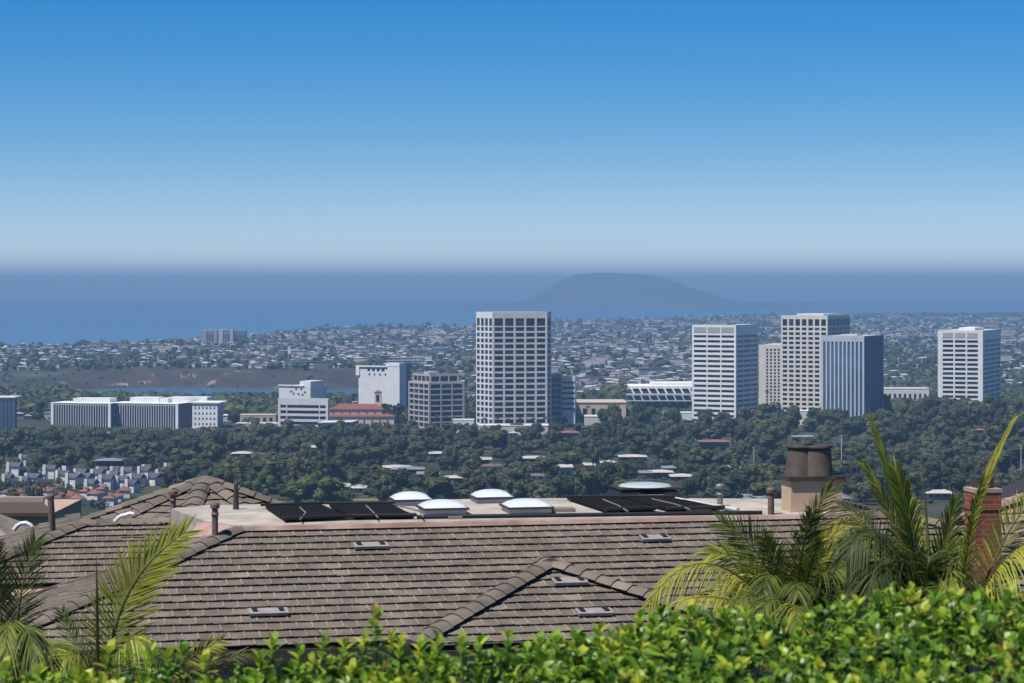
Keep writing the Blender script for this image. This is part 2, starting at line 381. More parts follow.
# --- the tallest tower, white grid, twenty storeys
Yt = 1640
r1 = rows_px(Yt, 327.2, 5.78, 3.9, 18); r1.append((Z(326, Yt), Z(318.3, Yt)))
def t1():
    # left facet (four narrow bays), broad front of five bays, chamfered right end
    P = [PX(477, 0, Yt + 17), PX(493, 0, Yt), PX(546.5, 0, Yt + 9), PX(550.5, 0, Yt + 14), PX(541, 0, Yt + 46), PX(484, 0, Yt + 46)]
    P = [Vector((p.x, p.y)) for p in P]
    z0, z1 = Z(432, Yt), Z(312, Yt)
    root = thing('office_tower', 'tallest tower, twenty storeys of dark windows in a white square grid', 'office tower', (P[1].x, P[1].y, z0))
    mb = MB(); mb.prism(P, z0, z1 - 0.6, (0.12, 0.12, 0.13)); mb.build('core_wall', TINT, root)
    fr = MB(); wins = []; wl = []; we = []
    a = Facade(P[0], P[1]); grid(a, fr, wl, z0, z1, even(a.L, 4, 1.6, 0.6), r1, (0.72, 0.71, 0.71), 0.5)
    b = Facade(P[1], P[2]); grid(b, fr, wins, z0, z1, even(b.L, 5, 1.5, 1.0), r1, (0.63, 0.59, 0.56), 0.5)
    c = Facade(P[2], P[3]); grid(c, fr, we, z0, z1, even(c.L, 1, 1, 0.9), r1, (0.62, 0.60, 0.60), 0.5)
    for i in (3, 4, 5):
        q = Facade(P[i], P[(i + 1) % 6]); q.box(fr, 0, q.L, 0.02, 0.4, z0, z1 - 0.05, (0.5, 0.5, 0.5))
    fr.build('facade_frame', TINT, root); put_windows(root, wins + wl + we, GLASS)
    cx = sum((p for p in P), Vector((0, 0))) / 6
    mb = MB(); mb.prism([cx + (p - cx) * 0.96 for p in P], z1 - 0.55, z1 - 0.25, (0.45, 0.44, 0.43)); mb.build('roof', TINT, root)
    mb = MB(); mb.prism([cx + (p - cx) * 0.99 for p in P], Z(432, Yt), Z(425.5, Yt), (0.4, 0.4, 0.4)); mb.build('podium', TINT, root)
    local(root)
t1()
# --- dark grid block of ten floors, left of the tallest tower
Y = 1650
r = rows_px(Y, 384.5, 5.55, 4.0, 8)
root, plan, z0, z1 = tower('office_block', 'dark glass block in an open pale grid with setback top, left of tallest tower', 410, 429.5, 463, 382.5, 432, Y,
      lambda L: even(L, 4, 0.9, 0.5), lambda L: even(L, 3, 0.8, 0.6), r, r, (0.45, 0.42, 0.40), GLASS, 'office block', 0.9, depth=R(62))
C, A, B, D = plan
q = lambda a, b: C + (A - C) * a + (B - C) * b
pl2 = (q(0.07, 0.07), q(0.9, 0.07), q(0.07, 0.88), q(0.9, 0.88))
mb = MB(); mb.prism([pl2[1], pl2[0], pl2[2], pl2[3]], z1 - 0.2, Z(375.2, Y), (0.12, 0.12, 0.13)); mb.build('top_storey', TINT, root)
fr = MB(); ww = []
for P_, Q_, n in ((pl2[1], pl2[0], 4), (pl2[0], pl2[2], 3)):
    f_ = Facade(P_, Q_); grid(f_, fr, ww, z1 - 0.25, Z(374.3, Y), even(f_.L, n, 0.9, 0.5), [(Z(381.8, Y), Z(376.6, Y))], (0.45, 0.42, 0.40), 0.7)
fr.build('top_frame', TINT, root); put_windows(root, ww, GLASS)
boxon(root, plan, 0, Z(375, Y), Z(372.8, Y), (0.5, 0.48, 0.46), fr=(0.55, 0.8, 0.3, 0.6))
local(root)
# --- white ribbon tower with a shaded side
Y = 1600
r = rows_px(Y, 335.4, 4.98, 2.5, 18)
root, plan, z0, z1 = tower('office_tower', 'square white tower with long dark ribbon windows and a blank louvred top floor', 693, 735.5, 757, 325, 425, Y,
      lambda L: even(L, 3, 0.9, 0.9), lambda L: even(L, 3, 0.9, 0.9), r, r, (0.77, 0.76, 0.74), GLASS)
fl = Facade(plan[1], plan[0]); mb = MB()
for a, b in even(fl.L, 3, 0.9, 0.9): fl.box(mb, a, b, 0.5, 0.58, Z(333, Y), Z(327.4, Y), (0.34, 0.36, 0.36))
mb.build('louvre_band', TINT, root); boxon(root, plan, 0, z1 - 0.3, z1 + 0.7, (0.2, 0.2, 0.2), 'roof_plant', (0.35, 0.75, 0.3, 0.7)); local(root)
# --- far right tower
Y = 1760
r = rows_px(Y, 340.3, 4.62, 2.7, 19)
root, plan, z0, z1 = tower('office_tower', 'white ribbon windowed tower standing alone farthest to the right, trees against its foot', 939, 982, 999.5, 330.5, 430, Y,
      lambda L: even(L, 3, 1.2, 3.0), lambda L: even(L, 3, 1.0, 1.0), r, r, (0.76, 0.75, 0.73), GLASS, proud=0.8)
fl = Facade(plan[1], plan[0]); mb = MB(); ww = []
for a, b in even(fl.L, 3, 1.2, 3.0): fl.box(mb, a, b, 0.7, 0.83, Z(338.2, Y), Z(333, Y), (0.42, 0.37, 0.35))
mb.build('louvre_band', TINT, root); boxon(root, plan, 0, z1 - 0.3, Z(328, Y), WHITE, 'penthouse', (0.25, 0.62, 0.2, 0.7)); local(root)
# --- cream punched-window tower
Y = 1690
r = rows_px(Y, 327.8, 4.72, 2.75, 21); r.append((Z(326, Y), Z(319.3, Y)))
root, plan, z0, z1 = tower('office_tower', 'cream white tower of small square windows rising behind the blue finned tower', 782, 827, 849, 315.3, 430, Y,
      lambda L: even(L, 7, 1.5, 0.7), lambda L: even(L, 6, 1.2, 0.8), r, r, (0.66, 0.62, 0.56), GLASS, proud=0.6)
boxon(root, plan, 0, z1 - 0.3, z1 + 1.0, (0.66, 0.62, 0.56), 'penthouse', (0.15, 0.75, 0.15, 0.8)); local(root)
# --- blue finned tower
Y = 1610
root, plan, z0, z1 = tower('office_tower', 'blue glass tower with tall white vertical fins in front of the cream tower', 822.5, 863.5, 882.5, 336, 428, Y,
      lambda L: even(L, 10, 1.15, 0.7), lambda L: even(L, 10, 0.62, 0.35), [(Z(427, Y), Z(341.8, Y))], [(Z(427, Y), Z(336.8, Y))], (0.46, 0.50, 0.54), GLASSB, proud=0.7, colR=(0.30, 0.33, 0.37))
boxon(root, plan, 0, z1 - 0.3, z1 + 0.8, (0.5, 0.5, 0.5), 'roof_plant', (0.3, 0.7, 0.3, 0.6)); local(root)
# --- narrow cream hotel slab
Y = 1820
r = rows_px(Y, 349, 3.35, 2.2, 17)
root, plan, z0, z1 = tower('hotel_slab', 'narrow cream slab with stacked balconies between two office towers', 760, 800, 812, 345, 425, Y,
      lambda L: [(5.2 + 3.1 * i, 6.9 + 3.1 * i) for i in range(int((L - 6) / 3.1))], None, r, r, (0.66, 0.61, 0.54), GLASS, 'hotel', proud=0.9); local(root)
# --- stepped block just right of the tallest tower
Y = 1660
r = rows_px(Y, 378.2, 5.6, 3.6, 8)
root, plan, z0, z1 = tower('office_block', 'low stepped block of dark glass and pale bands right behind the tallest tower', 545, 551, 561, 374.5, 425, Y,
      lambda L: even(L, 1, 0.5, 0.5), lambda L: even(L, 2, 0.7, 0.5), r, r, (0.24, 0.24, 0.25), GLASS, 'office block', proud=0.5, depth=R(65))
boxon(root, plan, 0, z1 - 0.3, Z(373.6, Y), (0.6, 0.58, 0.56), 'penthouse', (0.1, 0.6, 0.05, 0.95))
mb = MB(); p0 = PX(561, 0, Y + 8); p1 = PX(574.5, 0, Y + 8)
f2 = Facade(p0.xy, p1.xy); fr = MB(); ww = []
fr.prism([p0.xy, p1.xy, p1.xy + Vector((2, 20)), p0.xy + Vector((-2, 20))], z0, Z(377.5, Y), (0.5, 0.49, 0.48))
grid(f2, fr, ww, z0, Z(376.5, Y), [(0.4, f2.L + 0.3)], rows_px(Y, 382, 5.3, 2.0, 6), (0.62, 0.60, 0.58), 0.5)
fr.build('banded_wing', TINT, root); put_windows(root, ww, GLASS); local(root)

# --- long finned slabs on the left
def finned(root, x0, x1, y0, y1, Ya, Yb, n):
    p0, p1 = PX(x0, 0, Ya), PX(x1, 0, Yb); f = Facade(p0.xy, p1.xy); zt, zb = Z(y0, Ya), Z(y1, Ya)
    fr = MB(); ww = []; back = Vector((4, 22))
    fr.prism([p0.xy, p1.xy, p1.xy + back, p0.xy + back], zb, zt - 0.3, (0.13, 0.13, 0.15))
    grid(f, fr, ww, zb, zt, even(f.L, n, 0.75, 1.6), [(zb + 0.1, zt - 1.4)], (0.42, 0.42, 0.45), 0.7)
    f.box(fr, -0.9, 1.0, -0.2, 0.95, zb, zt + 0.1, WHITE); f.box(fr, f.L - 1.0, f.L + 0.9, -0.2, 0.95, zb, zt + 0.1, WHITE)
    f.box(fr, -0.8, f.L + 0.8, -21, 0.9, zt, zt + 0.5, WHITE)
    fr.build('fin_wall', TINT, root); put_windows(root, ww, GLASS); return f, zt
def penthouse(root, x0, x1, y0, y1, Y, d=12):
    a, b = PX(x0, 0, Y), PX(x1, 0, Y); mb = MB(); mb.prism([a.xy, b.xy, b.xy + Vector((3, d)), a.xy + Vector((3, d))], Z(y1, Y), Z(y0, Y), WHITE); mb.build('penthouse', TINT, root)
Y = 1720
root = thing('office_slab', 'long low slab with close dark vertical fins, the left hand of two joined end to end', 'office building', PX(80, 432, Y))
finned(root, 52.5, 110, 403, 440, Y + 14, Y, 22); penthouse(root, 73, 110, 398.2, 403.5, Y + 12); local(root)
root = thing('office_slab', 'long finned slab with three white penthouse boxes, beside the square windowed white end', 'office building', PX(145, 432, Y))
f, zt = finned(root, 111.5, 177.5, 403.2, 440, Y + 12, Y - 4, 26)
penthouse(root, 130, 159, 397.4, 403.5, Y + 14); penthouse(root, 160, 168, 398.2, 403.5, Y + 10); penthouse(root, 168, 207, 397.2, 403.2, Y + 16)
q1 = PX(177.5, 0, Y - 4); q2 = PX(193, 0, Y + 22); mb = MB(); mb.prism([q1.xy + Vector((0.9, 0)), q2.xy, q2.xy + Vector((-6, 6)), q1.xy + Vector((0, 10))], Z(440, Y), Z(404.4, Y), (0.16, 0.17, 0.19)); mb.build('end_wall', TINT, root); local(root)  # end wall coloured dark: the shade of this side is painted in
root = thing('office_slab', 'white end block with rows of small square dark windows', 'office building', PX(205, 434, Y))
p0, p1, p2 = PX(193, 0, Y - 8), PX(217, 0, Y - 10), PX(222.5, 0, Y + 20)
mb = MB(); mb.prism([p0.xy, p1.xy, p2.xy, p0.xy + Vector((3, 26))], Z(440, Y), Z(403.2, Y), (0.3, 0.3, 0.3)); mb.build('core_wall', TINT, root)
f = Facade(p0.xy, p1.xy); fr = MB(); ww = []
grid(f, fr, ww, Z(440, Y), Z(402.6, Y), even(f.L, 6, 1.7, 1.3), rows_px(Y, 406.5, 5.3, 2.2, 6), WHITE, 0.5)
g2 = Facade(p1.xy, p2.xy); g2.box(fr, 0, g2.L, 0.02, 0.45, Z(440, Y), Z(402.7, Y), (0.42, 0.42, 0.44))  # side greyer than the white front, its shade put into the colour
f.box(fr, -1, f.L + 2.5, -24, 1.4, Z(402.6, Y), Z(401.6, Y), WHITE)
fr.build('facade_frame', TINT, root); put_windows(root, ww, GLASS); local(root)
Y = 1640
root = thing('office_slab', 'plain dark slab with a pale roof edge cut off by the left edge of the view', 'office building', PX(0, 432, Y))
p0, p1 = PX(-40, 0, Y), PX(14.5, 0, Y); f = Facade(p0.xy, p1.xy); fr = MB(); ww = []
fr.prism([p0.xy, p1.xy, p1.xy + Vector((-3, 22)), p0.xy + Vector((-3, 22))], Z(440, Y), Z(398.4, Y), (0.08, 0.09, 0.11))
grid(f, fr, ww, Z(440, Y), Z(398, Y), even(f.L, 14, 0.8, 0.6), [(Z(439, Y), Z(400, Y))], (0.09, 0.10, 0.125), 0.5)
f.box(fr, -0.7, f.L + 0.7, -21, 0.8, Z(398, Y), Z(397, Y), (0.6, 0.6, 0.6)); fr.build('fin_wall', TINT, root); put_windows(root, ww, GLASSB); local(root)

# --- banded white office with a higher white block behind it
Y = 1610
r = rows_px(Y, 405.3, 5.6, 3.0, 5)
root, plan, z0, z1 = tower('office_building', 'white building with broad dark window bands and a plain white block behind', 279, 327.6, 329, 398.6, 438, Y,
      lambda L: [(1.2, 5.6), (6.3, L - 6.3), (L - 5.6, L - 1.2)], None, r, r, (0.62, 0.61, 0.60), GLASS, 'office building', proud=0.6, depth=R(14)); local(root)
Yb = 1900
root = thing('hotel_block', 'white arched top hotel block behind the banded white building', 'hotel', PX(300, 420, Yb))
pl = corner_plan(279, 310.5, 326.5, Yb, R(28)); core(root, pl, Z(430, Yb), Z(386.5, Yb), (0.68, 0.68, 0.67))
fl = Facade(pl[1], pl[0]); mb = MB(); zt = Z(386.5, Yb)
fl.box(mb, -0.5, fl.L * 0.8, -0.6, 0.8, zt, zt + 1.0, WHITE); mb.build('parapet', TINT, root)
boxon(root, pl, 0, zt, Z(381.3, Yb), WHITE, 'stair_tower', (0.0, 0.34, 0.0, 0.8))
ww = []
for sx, sy in ((0.36, 391), (0.52, 388.5), (0.68, 388.6), (0.8, 391.5), (0.44, 393), (0.6, 393.5), (0.72, 394)): ww.append((fl, fl.L * sx, fl.L * sx + 1.7, Z(sy + 1.8, Yb), Z(sy, Yb)))
put_windows(root, ww, GLASS); local(root)
# --- white hotel with a row of arches
Yh = 1890
root = thing('hotel_block', 'tall white hotel with a row of arched openings along its top', 'hotel', PX(380, 415, Yh))
pl = corner_plan(358.5, 399.5, 405, Yh, R(26)); core(root, pl, Z(425, Yh), Z(366.5, Yh), (0.72, 0.72, 0.71))
fl = Facade(pl[1], pl[0]); zt = Z(366.5, Yh)
mb = MB(); fl.box(mb, -2.0, fl.L * 0.70, -1.2, 1.0, Z(367.3, Yh), Z(366, Yh), WHITE); fl.box(mb, -2.0, 1.2, -1.2, 1.0, Z(376, Yh), Z(367.3, Yh), WHITE); mb.build('parapet', TINT, root)
boxon(root, pl, 0, zt, Z(363.2, Yh), WHITE, 'stair_tower', (0.0, 0.33, -0.02, 1.02))
ww = [(fl, fl.L * (0.22 + 0.115 * i), fl.L * (0.22 + 0.115 * i) + 2.6, Z(371.5, Yh), Z(368.6, Yh)) for i in range(4)]
ww += [(fl, fl.L * (0.25 + 0.13 * i), fl.L * (0.25 + 0.13 * i) + 1.3, Z(376, Yh), Z(373.7, Yh)) for i in range(4)]
put_windows(root, ww, GLASS); local(root)
# --- side wing of the hotel, its shade put into the dark wall colour
root = thing('hotel_block', 'dark shaded hotel wing behind the white arched hotel', 'hotel', PX(402, 415, Yh + 12))
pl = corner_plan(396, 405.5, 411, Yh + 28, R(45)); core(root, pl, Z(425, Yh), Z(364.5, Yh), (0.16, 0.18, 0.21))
fR = Facade(pl[0], pl[2]); ww = [(fR, 0.8, fR.L - 0.8, Z(371 + 4 * i, Yh), Z(369 + 4 * i, Yh)) for i in range(11)]; put_windows(root, ww, GLASSB, name='window_band'); local(root)

def gable(mb, x0, x1, y0, y1, z, h, c, fr=None, over=0.5):
    """hipped roof over a rectangle"""
    i = (y1 - y0) / 2 + over
    v = [(x0 - over, y0 - over, z), (x1 + over, y0 - over, z), (x1 + over, y1 + over, z), (x0 - over, y1 + over, z), (x0 + i * 0.7, (y0 + y1) / 2, z + h), (x1 - i * 0.7, (y0 + y1) / 2, z + h)]
    if fr: v = [fr(*p) for p in v]
    mb.poly(v, [(0, 1, 5, 4), (1, 2, 5), (2, 3, 4, 5), (3, 0, 4), (3, 2, 1, 0)], c)
# --- Spanish building with a long red tile roof and a little tower
Y = 1690
root = thing('mission_building', 'long cream building under a red tile roof with a small bell tower', 'building', PX(355, 428, Y))
def spanish(x0, x1, ye, yb, dY, depth, rise, nwin, root):
    a, b = PX(x0, 0, Y + dY), PX(x1, 0, Y + dY); ze, zb = Z(ye, Y + dY), Z(yb, Y + dY)
    mb = MB(); mb.box(a.x, b.x, a.y, a.y + depth, zb, ze, (0.62, 0.50, 0.38)); mb.build('wall', TINT, root)
    mb = MB(); gable(mb, a.x, b.x, a.y, a.y + depth, ze + 0.02, rise, (0.23, 0.085, 0.06), None, 0.9); mb.build('roof', TINT, root)
    f = Facade(a.xy, b.xy); ww = [(f, s, s + 1.0, zb + (ze - zb) * 0.35, zb + (ze - zb) * 0.78) for s, _ in even(f.L, nwin, 2.6, 2)]
    put_windows(root, ww, GLASS)
spanish(330, 382, 409.2, 424, 8, 18, 3.6, 6, root); spanish(322, 394, 416.5, 432, -8, 12, 1.6, 9, root)
a = PX(374.5, 0, Y + 20); wd = 6.8 * Y / F
mb = MB(); mb.box(a.x, a.x + wd, a.y, a.y + 5, Z(424, Y), Z(393.5, Y), (0.60, 0.50, 0.42)); mb.build('bell_tower', TINT, root)
mb = MB(); mb.poly([(a.x - .4, a.y - .4, Z(393.4, Y)), (a.x + wd + .4, a.y - .4, Z(393.4, Y)), (a.x + wd + .4, a.y + 5.4, Z(393.4, Y)), (a.x - .4, a.y + 5.4, Z(393.4, Y)), (a.x + wd / 2, a.y + 2.5, Z(391, Y))], [(0, 1, 4), (1, 2, 4), (2, 3, 4), (3, 0, 4), (3, 2, 1, 0)], (0.25, 0.10, 0.07)); mb.build('tower_roof', TINT, root)
f = Facade((a.x, a.y), (a.x + wd, a.y)); put_windows(root, [(f, 1.3, 3.5, Z(403, Y), Z(396, Y))], GLASS, name='bell_opening'); local(root)
# --- mall: tan low building and white box
def lowblock(name, label, cat, x0, x1, y0, y1, Y, depth, col, roofc, nwin=0, skew=0.0, win=None, lip=0.6):
    a, b = PX(x0, 0, Y), PX(x1, 0, Y + skew); zt, zb = Z(y0, Y), Z(y1, Y)
    root = thing(name, label, cat, ((a.x + b.x) / 2, a.y, zb)); mb = MB()
    bk = Vector((skew * 0.3, depth))
    pts = [a.xy, b.xy, b.xy + bk, a.xy + bk]
    mb.prism(pts, zb - 3, zt, col); mb.build('wall', TINT, root)
    c = sum(pts, Vector((0, 0))) / 4
    mb = MB(); mb.prism([c + (p - c) * 1.02 for p in pts], zt + 0.01, zt + lip, roofc); mb.build('roof', TINT, root)
    f = Facade(a.xy, b.xy)
    if nwin: put_windows(root, [(f, s0, s1, zb + (zt - zb) * 0.3, zb + (zt - zb) * 0.75) for s0, s1 in even(f.L, nwin, f.L / nwin * 0.5)], GLASS)
    return root
g = lowblock('shopping_building', 'long tan shopping building with a pale pink roof, right of the tallest tower', 'store', 561, 626, 403, 425, 1700, 45, (0.58, 0.46, 0.32), (0.52, 0.40, 0.33), 7); local(g)
g = lowblock('store_block', 'pale cube of a store with blank walls below the tan shopping building', 'store', 585, 603, 417, 430, 1620, 18, (0.60, 0.54, 0.46), (0.6, 0.56, 0.5)); local(g)
g = lowblock('store_block', 'narrow cream pylon wall at the right end of the tan shopping building', 'store', 611, 617.5, 405.5, 425, 1650, 6, (0.62, 0.55, 0.46), (0.6, 0.56, 0.5)); local(g)
for i, (x, wd, h) in enumerate(((577, 5, 2.5), (590, 4, 2.0), (566, 4, 1.8))):
    pass
# --- white department store with slanted piers
Y = 1760
root = thing('department_store', 'white department store with slanted roof piers left of the ribbon window tower', 'store', PX(660, 415, Y))
a, b = PX(631, 0, Y), PX(705, 0, Y); bk = Vector((6, 45))
mb = MB(); mb.prism([a.xy, b.xy, b.xy + bk, a.xy + bk], Z(425, Y), Z(391, Y), (0.13, 0.14, 0.16)); mb.build('wall', TINT, root)
f = Facade(a.xy, b.xy); mb = MB(); f.box(mb, -1, f.L + 1, -44, 1.6, Z(388.6, Y), Z(386.2, Y), WHITE); f.box(mb, f.L * 0.28, f.L, -30, -4, Z(386.2, Y), Z(383, Y), WHITE); mb.build('roof', TINT, root)
for i in range(9):
    s = f.L * (0.0 + i / 9.0); p = f.p0 + f.d * s
    mb = MB(); mb.hexa([(p.x + 1.5, p.y - 2.6, Z(393.5, Y)), (p.x + 3.0, p.y - 2.6, Z(393.5, Y)), (p.x + 3.0, p.y - 1.4, Z(393.5, Y)), (p.x + 1.5, p.y - 1.4, Z(393.5, Y)), (p.x - 0.6, p.y - 2.3, Z(388.4, Y)), (p.x + 0.9, p.y - 2.3, Z(388.4, Y)), (p.x + 0.9, p.y - 1.0, Z(388.4, Y)), (p.x - 0.6, p.y - 1.0, Z(388.4, Y))], WHITE); mb.build('slanted_pier', TINT, root)
    mb = MB(); mb.hexa([(p.x + 3.6, p.y - 4.6, Z(404, Y)), (p.x + 4.6, p.y - 4.6, Z(404, Y)), (p.x + 4.6, p.y - 3.9, Z(404, Y)), (p.x + 3.6, p.y - 3.9, Z(404, Y)), (p.x + 0.5, p.y - 4.3, Z(395.2, Y)), (p.x + 1.4, p.y - 4.3, Z(395.2, Y)), (p.x + 1.4, p.y - 3.6, Z(395.2, Y)), (p.x + 0.5, p.y - 3.6, Z(395.2, Y))], (0.55, 0.56, 0.58)); mb.build('lower_pier', TINT, root)
mb = MB(); f.box(mb, -4, f.L, 0.02, 3.6, Z(395.1, Y), Z(393.6, Y), (0.55, 0.56, 0.58)); f.box(mb, -6, f.L, 3.0, 6, Z(401, Y), Z(400, Y), (0.45, 0.46, 0.48)); mb.build('deck_edge', TINT, root); local(root)
# --- other low buildings
g = lowblock('apartment_block', 'low white apartment block with dark window columns right of the blue finned tower', 'apartment block', 881, 929, 389, 408, 1850, 18, (0.66, 0.65, 0.62), (0.6, 0.6, 0.6), 9); local(g)
g = lowblock('parking_deck', 'long white parking deck at the foot of the tallest tower', 'parking deck', 478, 548, 426.2, 431, 1560, 20, (0.58, 0.57, 0.55), (0.62, 0.6, 0.58)); local(g)
g = lowblock('glass_pavilion', 'low blue glass pavilion in front of the banded white building', 'building', 318, 352, 423.5, 436, 1560, 24, (0.10, 0.13, 0.17), (0.55, 0.56, 0.57), 6, skew=10); local(g)
g = lowblock('store_block', 'small white flat roofed store at the left of the banded building', 'store', 236, 278, 424.2, 432, 1640, 16, (0.6, 0.58, 0.54), (0.55, 0.52, 0.5), 6); local(g)
g = lowblock('store_block', 'pale store with a pinkish roof above the small white store', 'store', 240, 276, 415.5, 424, 1720, 14, (0.5, 0.40, 0.32), (0.55, 0.42, 0.36), 5); local(g)
g = lowblock('store_block', 'small white cabin at the foot of the dark grid block', 'store', 453, 474, 420.5, 430, 1590, 12, (0.7, 0.69, 0.66), (0.6, 0.6, 0.6), 2); local(g)
g = lowblock('store_block', 'white canopy at the foot of the ribbon window tower', 'store', 676, 692, 413.2, 416, 1560, 10, (0.7, 0.7, 0.68), (0.72, 0.72, 0.7)); local(g)
g = lowblock('store_block', 'white entrance canopy at the foot of the cream tower', 'store', 790, 816, 411.5, 415, 1600, 12, (0.7, 0.69, 0.67), (0.72, 0.71, 0.7)); local(g)
# --- far away landmarks on the plateau
Yf = 4100
for lab, x0, x1, y0, c in (('far hotel slab, left of a pair on the skyline above the bluff', 202, 217, 330.5, (0.36, 0.34, 0.34)), ('far hotel slab, right of a pair on the skyline, pale columns on its front', 218.5, 233, 329.8, (0.5, 0.48, 0.47))):
    root = lowblock('hotel_slab', lab, 'hotel', x0, x1, y0, 346, Yf, 24, (0.22, 0.23, 0.25), (0.5, 0.5, 0.5), 5)
    a = PX(x0, 0, Yf); b = PX(x0 + 4.5, 0, Yf); f = Facade(a.xy, b.xy); mb = MB(); f.box(mb, 0, f.L, 0.02, 1.5, Z(346, Yf), Z(y0 - 0.4, Yf), c)
    e = PX(x1 - 2.5, 0, Yf); f2 = Facade(e.xy, PX(x1, 0, Yf).xy); f2.box(mb, 0, f2.L, 0.02, 1.5, Z(346, Yf), Z(y0 - 0.4, Yf), c); mb.build('end_pier', TINT, root); local(root)
g = lowblock('hotel_slab', 'dark low wing of the far hotel pair on the skyline', 'hotel', 233.5, 245, 331, 346, Yf + 30, 24, (0.16, 0.18, 0.21), (0.3, 0.3, 0.3), 4); local(g)
g = lowblock('office_block', 'far pale block near the coast above the white campus', 'office block', 281, 294, 336, 348, 4700, 24, (0.42, 0.40, 0.40), (0.5, 0.5, 0.5), 4); local(g)
g = lowblock('campus_hall', 'far white hall with a stepped roof above the bay, left of two', 'hall', 321, 340, 358, 366, 3250, 30, (0.70, 0.68, 0.66), (0.7, 0.68, 0.66), 3); local(g)
g = lowblock('campus_hall', 'far white hall with a curved looking roof above the bay, right of two', 'hall', 342, 362, 359.5, 366, 3280, 30, (0.66, 0.65, 0.63), (0.74, 0.73, 0.72), 3, lip=2.5); local(g)
root = lowblock('church', 'far church with a slim white steeple among trees', 'church', 286, 303, 357.5, 363, 3350, 16, (0.6, 0.58, 0.55), (0.5, 0.42, 0.38), 4)
a = PX(288, 0, 3345); mb = MB(); mb.box(a.x, a.x + 4, a.y, a.y + 4, Z(363, 3345), Z(351, 3345), (0.72, 0.72, 0.7)); mb.box(a.x + 0.8, a.x + 3.2, a.y + .8, a.y + 3.2, Z(351, 3345), Z(347.5, 3345), (0.72, 0.72, 0.7)); mb.build('steeple', TINT, root); local(root)
root = lowblock('office_block', 'far dark block in a pale frame to the right of the tallest tower', 'office block', 622, 640, 349.5, 358, 3900, 26, (0.10, 0.12, 0.15), (0.6, 0.6, 0.6), 0)
a = PX(621, 0, 3890); mb = MB(); mb.box(a.x, a.x + 4, a.y, a.y + 20, Z(359, 3890), Z(348.6, 3890), (0.66, 0.65, 0.64)); mb.build('end_pier', TINT, root); local(root)
g = lowblock('warehouse', 'long pale warehouse on the far plain right of the dark grid block', 'warehouse', 418, 462, 342, 345.5, 4300, 60, (0.6, 0.6, 0.6), (0.62, 0.62, 0.6), 0); local(g)
g = lowblock('warehouse', 'very long pale building on the skyline left of the tallest tower', 'warehouse', 325, 395, 332, 334, 5500, 80, (0.42, 0.38, 0.36), (0.5, 0.47, 0.44), 0); local(g)
# ================================================================== TREES AND FAR CITY
rnd = random.Random(11)
def ground_at(px, py):
    """distance at which the ground shows at a picture pixel (beyond the near hillside)"""
    lo, hi = 860.0, 9000.0
    for _ in range(40):
        m = (lo + hi) / 2
        y = EYE - F * ground_z((px - 512) * m / F, m) / m
        if y > py: lo = m
        else: hi = m
    return (lo + hi) / 2

def crown_mesh(name, seed, cols, n=620, wide=1.0, tall=1.0, leaf=0.105, lobes=9):
    """unit crown (radius about 0.5, height 1 from z=0.22): leaf clumps spread through uneven lobes"""
    q = random.Random(seed); mb = MB(); L = []
    for i in range(lobes):
        a = q.uniform(0, 6.283); rr = q.uniform(0.05, 0.33) * wide
        L.append((Vector((math.cos(a) * rr, math.sin(a) * rr, q.uniform(0.34, 0.82) * tall)), q.uniform(0.10, 0.185)))
    for c, rad in L:      # the dense inside of each lobe
        sd = q.uniform(0, 50); cl = jit(q.choice(cols), q, .12); base = len(mb.v); r0 = rad * .9; nu, nv = 9, 6; V = []
        for j in range(nv + 1):
            for i in range(nu):
                th = math.pi * j / nv; ph = 2 * math.pi * (i + .5 * (j % 2)) / nu
                d = Vector((math.sin(th) * math.cos(ph), math.sin(th) * math.sin(ph), math.cos(th)))
                V.append(c + d * r0 * (1 + .38 * mnoise.noise(d * 2.3 + Vector((sd, 0, 0)))))
        for j in range(nv):
            for i in range(nu):
                mb.face([V[j * nu + i], V[(j + 1) * nu + i], V[(j + 1) * nu + (i + 1) % nu], V[j * nu + (i + 1) % nu]], jit(cl, q, .18))
    for i in range(n):
        c, rad = q.choice(L); d = Vector((q.gauss(0, 1), q.gauss(0, 1), q.gauss(0.25, 1)))
        d.normalize(); p = c + d * rad * q.uniform(0.80, 1.22)
        nrm = (d + Vector((q.gauss(0, .35), q.gauss(0, .35), q.gauss(.15, .35)))).normalized()
        t = nrm.cross(Vector((q.gauss(0, 1), q.gauss(0, 1), q.gauss(0, 1)))); t.normalize(); b = nrm.cross(t)
        s = leaf * q.uniform(0.4, 0.95); col = jit(q.choice(cols), q, 0.2)
        pts = []
        for k in range(5):
            an = k * 1.2566 + q.uniform(-.3, .3); rr = s * q.uniform(0.4, 0.7)
            pts.append(p + t * math.cos(an) * rr + b * math.sin(an) * rr * 0.8)
        mb.face(pts, col)
    m = mb.mesh(name); m.materials.append(LEAF); return m
def trunk_mesh():
    mb = MB(); mb.tube([(0, 0, -0.03), (0.01, 0, 0.2), (-0.01, 0.01, 0.45)], [0.035, 0.026, 0.018], 7)
    for a, h in ((0.4, 0.62), (2.6, 0.66), (4.4, 0.58)):
        mb.tube([(0, 0, 0.3), (math.cos(a) * .1, math.sin(a) * .1, .45), (math.cos(a) * .22, math.sin(a) * .22, h)], [0.018, 0.013, 0.006], 6)
    m = mb.mesh('trunk'); m.materials.append(BARK); return m
